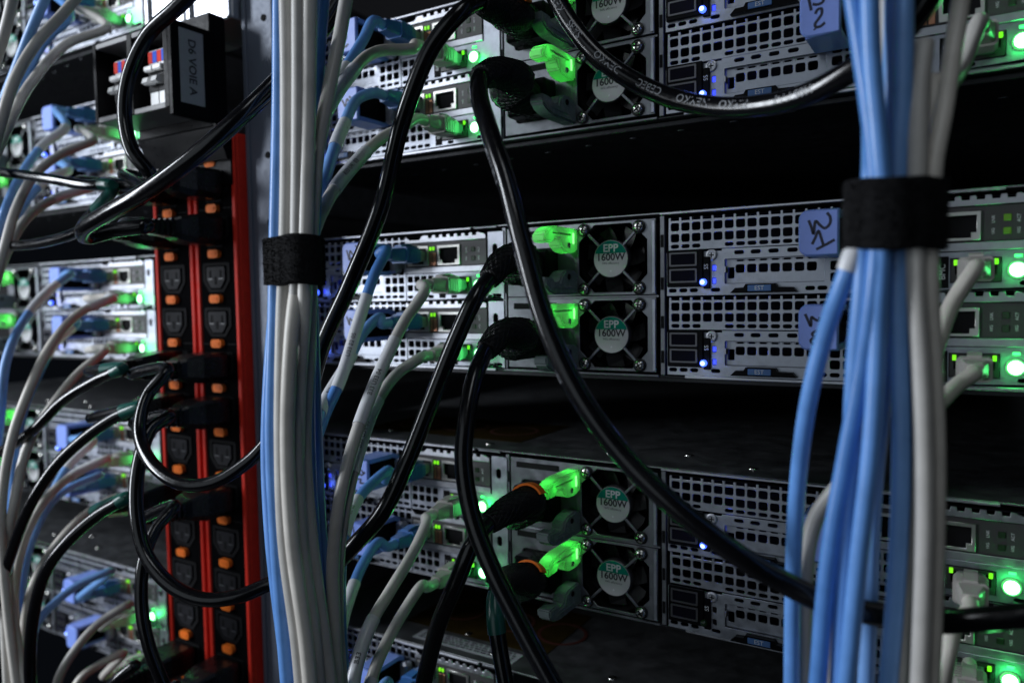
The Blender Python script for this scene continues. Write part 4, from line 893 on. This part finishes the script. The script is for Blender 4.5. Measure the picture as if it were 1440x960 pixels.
# cords on the server power supplies
GP = 'power cords on the server power supplies'
def psu_plug(o, L, k, pts, r_end=4.2, tab=True):
    """inline plug in a braided sleeve, bending away to the left"""
    z = LEVEL[L] - k * SLED - 3
    path = smooth_path([Vector((-45, -1.5, z)), Vector((-45, -16, z)), Vector((-46, -30, z))] + pts, 8)
    n = len(path)
    def rr(t): return 9.8 if t < 0.35 else 9.8 + (r_end + 1.0 - 9.8) * ((t - 0.35) / 0.65) ** 1.3
    sl = MB().tube(path, rr, 22).build('braided_cover', BRAID, o, 'all')
    m = MB()                                           # criss-cross strands of the braid
    F = frames(path)
    for hand in (1, -1):
        for k2 in range(14):
            st = []
            for i in range(n):
                if i % 2 and i < n - 1: continue
                t = i / (n - 1); th = 2 * math.pi * k2 / 14 + hand * t * 7.5; R_ = rr(t) + 0.18
                st.append(path[i] + (F[i][1] * math.cos(th) + F[i][2] * math.sin(th)) * R_)
            m.tube(st, 0.33, 3)
    b = m.build('braid_strand', BRAID, o); b['kind'] = 'stuff'
    MB().box(-58, -32.5, -13, -1.6, z - 9.5, z + 9.5, 1.5).build('plug', BLACK, o)
    if tab:
        c = path[int(n * 0.62)]; T = F[int(n * 0.62)]
        mid = int(n * 0.66); q = MB(); rings = []
        for j in range(9):
            th = -1.0 + 2.0 * j / 8; R_ = rr(mid / (n - 1)) + 0.7
            up = Vector((0, 0, 1)); t_ = T[0]; up = (up - t_ * up.dot(t_)).normalized(); sd = t_.cross(up)
            if sd.dot(CAM_LOC - c) < 0: sd = -sd
            ctr = c + (up * math.cos(th) + sd * math.sin(th)) * R_
            rings.append([ctr - t_ * 3.0, ctr + t_ * 3.0, ctr + t_ * 3.0 + (ctr - c).normalized() * 1.2, ctr - t_ * 3.0 + (ctr - c).normalized() * 1.2])
        q.loft(rings).build('lock_tab', ORANGE, o)
    return path[-1], (path[-1] - path[-2]).normalized()

def psu_cord(label, L, k, sleeve, pts, r=4.1, tab=True, dark=None):
    o = thing('power_cable', label, 'power cord', (-45, -2, LEVEL[L] - k * SLED - 3), GP)
    e, d = psu_plug(o, L, k, sleeve, r, tab)
    path = smooth_path(run_on([e - d * 8, e] + pts), 12); SPAN[o.name] = (len(pts) + 1) * 12 + 1
    MB().tube(path, r, 18).build('sheath', CORD, o, 'all')
    if dark: sub_tube(o, path, dark[0], dark[1], r + 0.5, 'green_sleeve', GREENHS)
    return o, path
psu_cord('black cord from the topmost supply slanting down left behind the white cables', 1, 0, [A(728, 22, -44), A(700, 14, -58), A(676, 4, -72)], [A(650, 16, -84), A(608, 66, -90), A(566, 170, -94), A(536, 290, -98), A(492, 400, -104), A(452, 490, -108), A(432, 580, -112), A(438, 720, -120), A(456, 900, -124), A(470, 1010, -124)], tab=True)
o, pth = psu_cord('long black cord from the second topmost supply crossing all chassis to the right bundle', 1, 1, tab=False, sleeve= [A(728, 112, -50), A(698, 102, -70), A(676, 108, -88)], pts=[A(674, 135, -100), A(690, 190, -112), A(714, 262, -120), A(737, 350, -124), A(768, 455, -126), A(812, 550, -126), A(872, 635, -124), A(950, 713, -122), A(1045, 785, -116), A(1100, 817, -110), A(1150, 842, -108), A(1200, 856, -106), A(1250, 866, -101), A(1290, 871, -95), A(1340, 873, -86), A(1470, 862, -80)])
for s_, tx in ((70, 'H05VV-F 3G1.5'), (118, 'KEMA KEUR'), (160, 'VDE')): text_on_tube('cord_print', tx, 3.0, pth, 4.1, s_, (-0.9, -0.6, 0.2), DULLINK, o)
psu_cord('black cord from the upper middle supply falling left past the printed sleeves', 2, 0, tab=False, sleeve=[A(735, 362, -46), A(708, 368, -60), A(688, 392, -72)], pts=[A(668, 420, -82), A(640, 480, -88), A(608, 560, -94), A(572, 650, -100), A(538, 720, -106), A(490, 775, -112), A(460, 810, -116), A(452, 880, -118), A(458, 1010, -118)])
psu_cord('black cord from the lower middle supply hanging straight then swinging right', 2, 1, tab=False, sleeve=[A(735, 470, -46), A(706, 470, -62), A(684, 492, -76)], pts=[A(668, 530, -90), A(656, 590, -100), A(652, 650, -106), A(664, 725, -110), A(690, 795, -112), A(730, 875, -112), A(790, 985, -112)], dark=(0.0, 0.1))
psu_cord('black cord from the upper third supply dropping to the bottom edge', 3, 0, [A(745, 705, -46), A(715, 716, -62), A(688, 735, -76)], [A(664, 766, -88), A(642, 818, -92), A(616, 880, -94), A(590, 985, -96)])
psu_cord('black cord from the lower third supply with dark green sleeve below the plug', 3, 1, [A(745, 815, -44), A(716, 815, -58), A(698, 838, -66)], [A(697, 870, -72), A(704, 920, -74), A(716, 985, -76)], dark=(0.12, 0.62))

# printed cord across the top
pp = [A(752, -70, -64), A(776, -14, -62), A(802, 32, -60), A(838, 76, -60), A(880, 108, -60), A(935, 135, -62), A(1000, 150, -66), A(1065, 150, -72), A(1130, 135, -80), A(1200, 98, -88), A(1265, 50, -92), A(1330, -40, -94)]
o, pth = cord('black cord printed with approval marks hanging across the top right nodes', pp, 4.3)
L_ = [0]
for a, b in zip(pth, pth[1:]): L_.append(L_[-1] + (b - a).length)
def s_at(u):
    best = min(range(len(pth)), key=lambda i: abs(u - (720 + FPX * ((CR.transposed() @ (pth[i] - CAM_LOC)).x / -(CR.transposed() @ (pth[i] - CAM_LOC)).z)))); return L_[best]
for u, tx in ((785, 'KEMA'), (812, 'SABS'), (857, 'DEMKO'), (918, 'CEBEC'), (978, 'NEMKO'), (1042, 'FIMKO'), (1120, 'H05VV-F')):
    text_on_tube('cord_print', tx, 4.6, pth, 4.3, s_at(u), (0.15, -1.0, 0.12), DULLINK, o, flip=True)
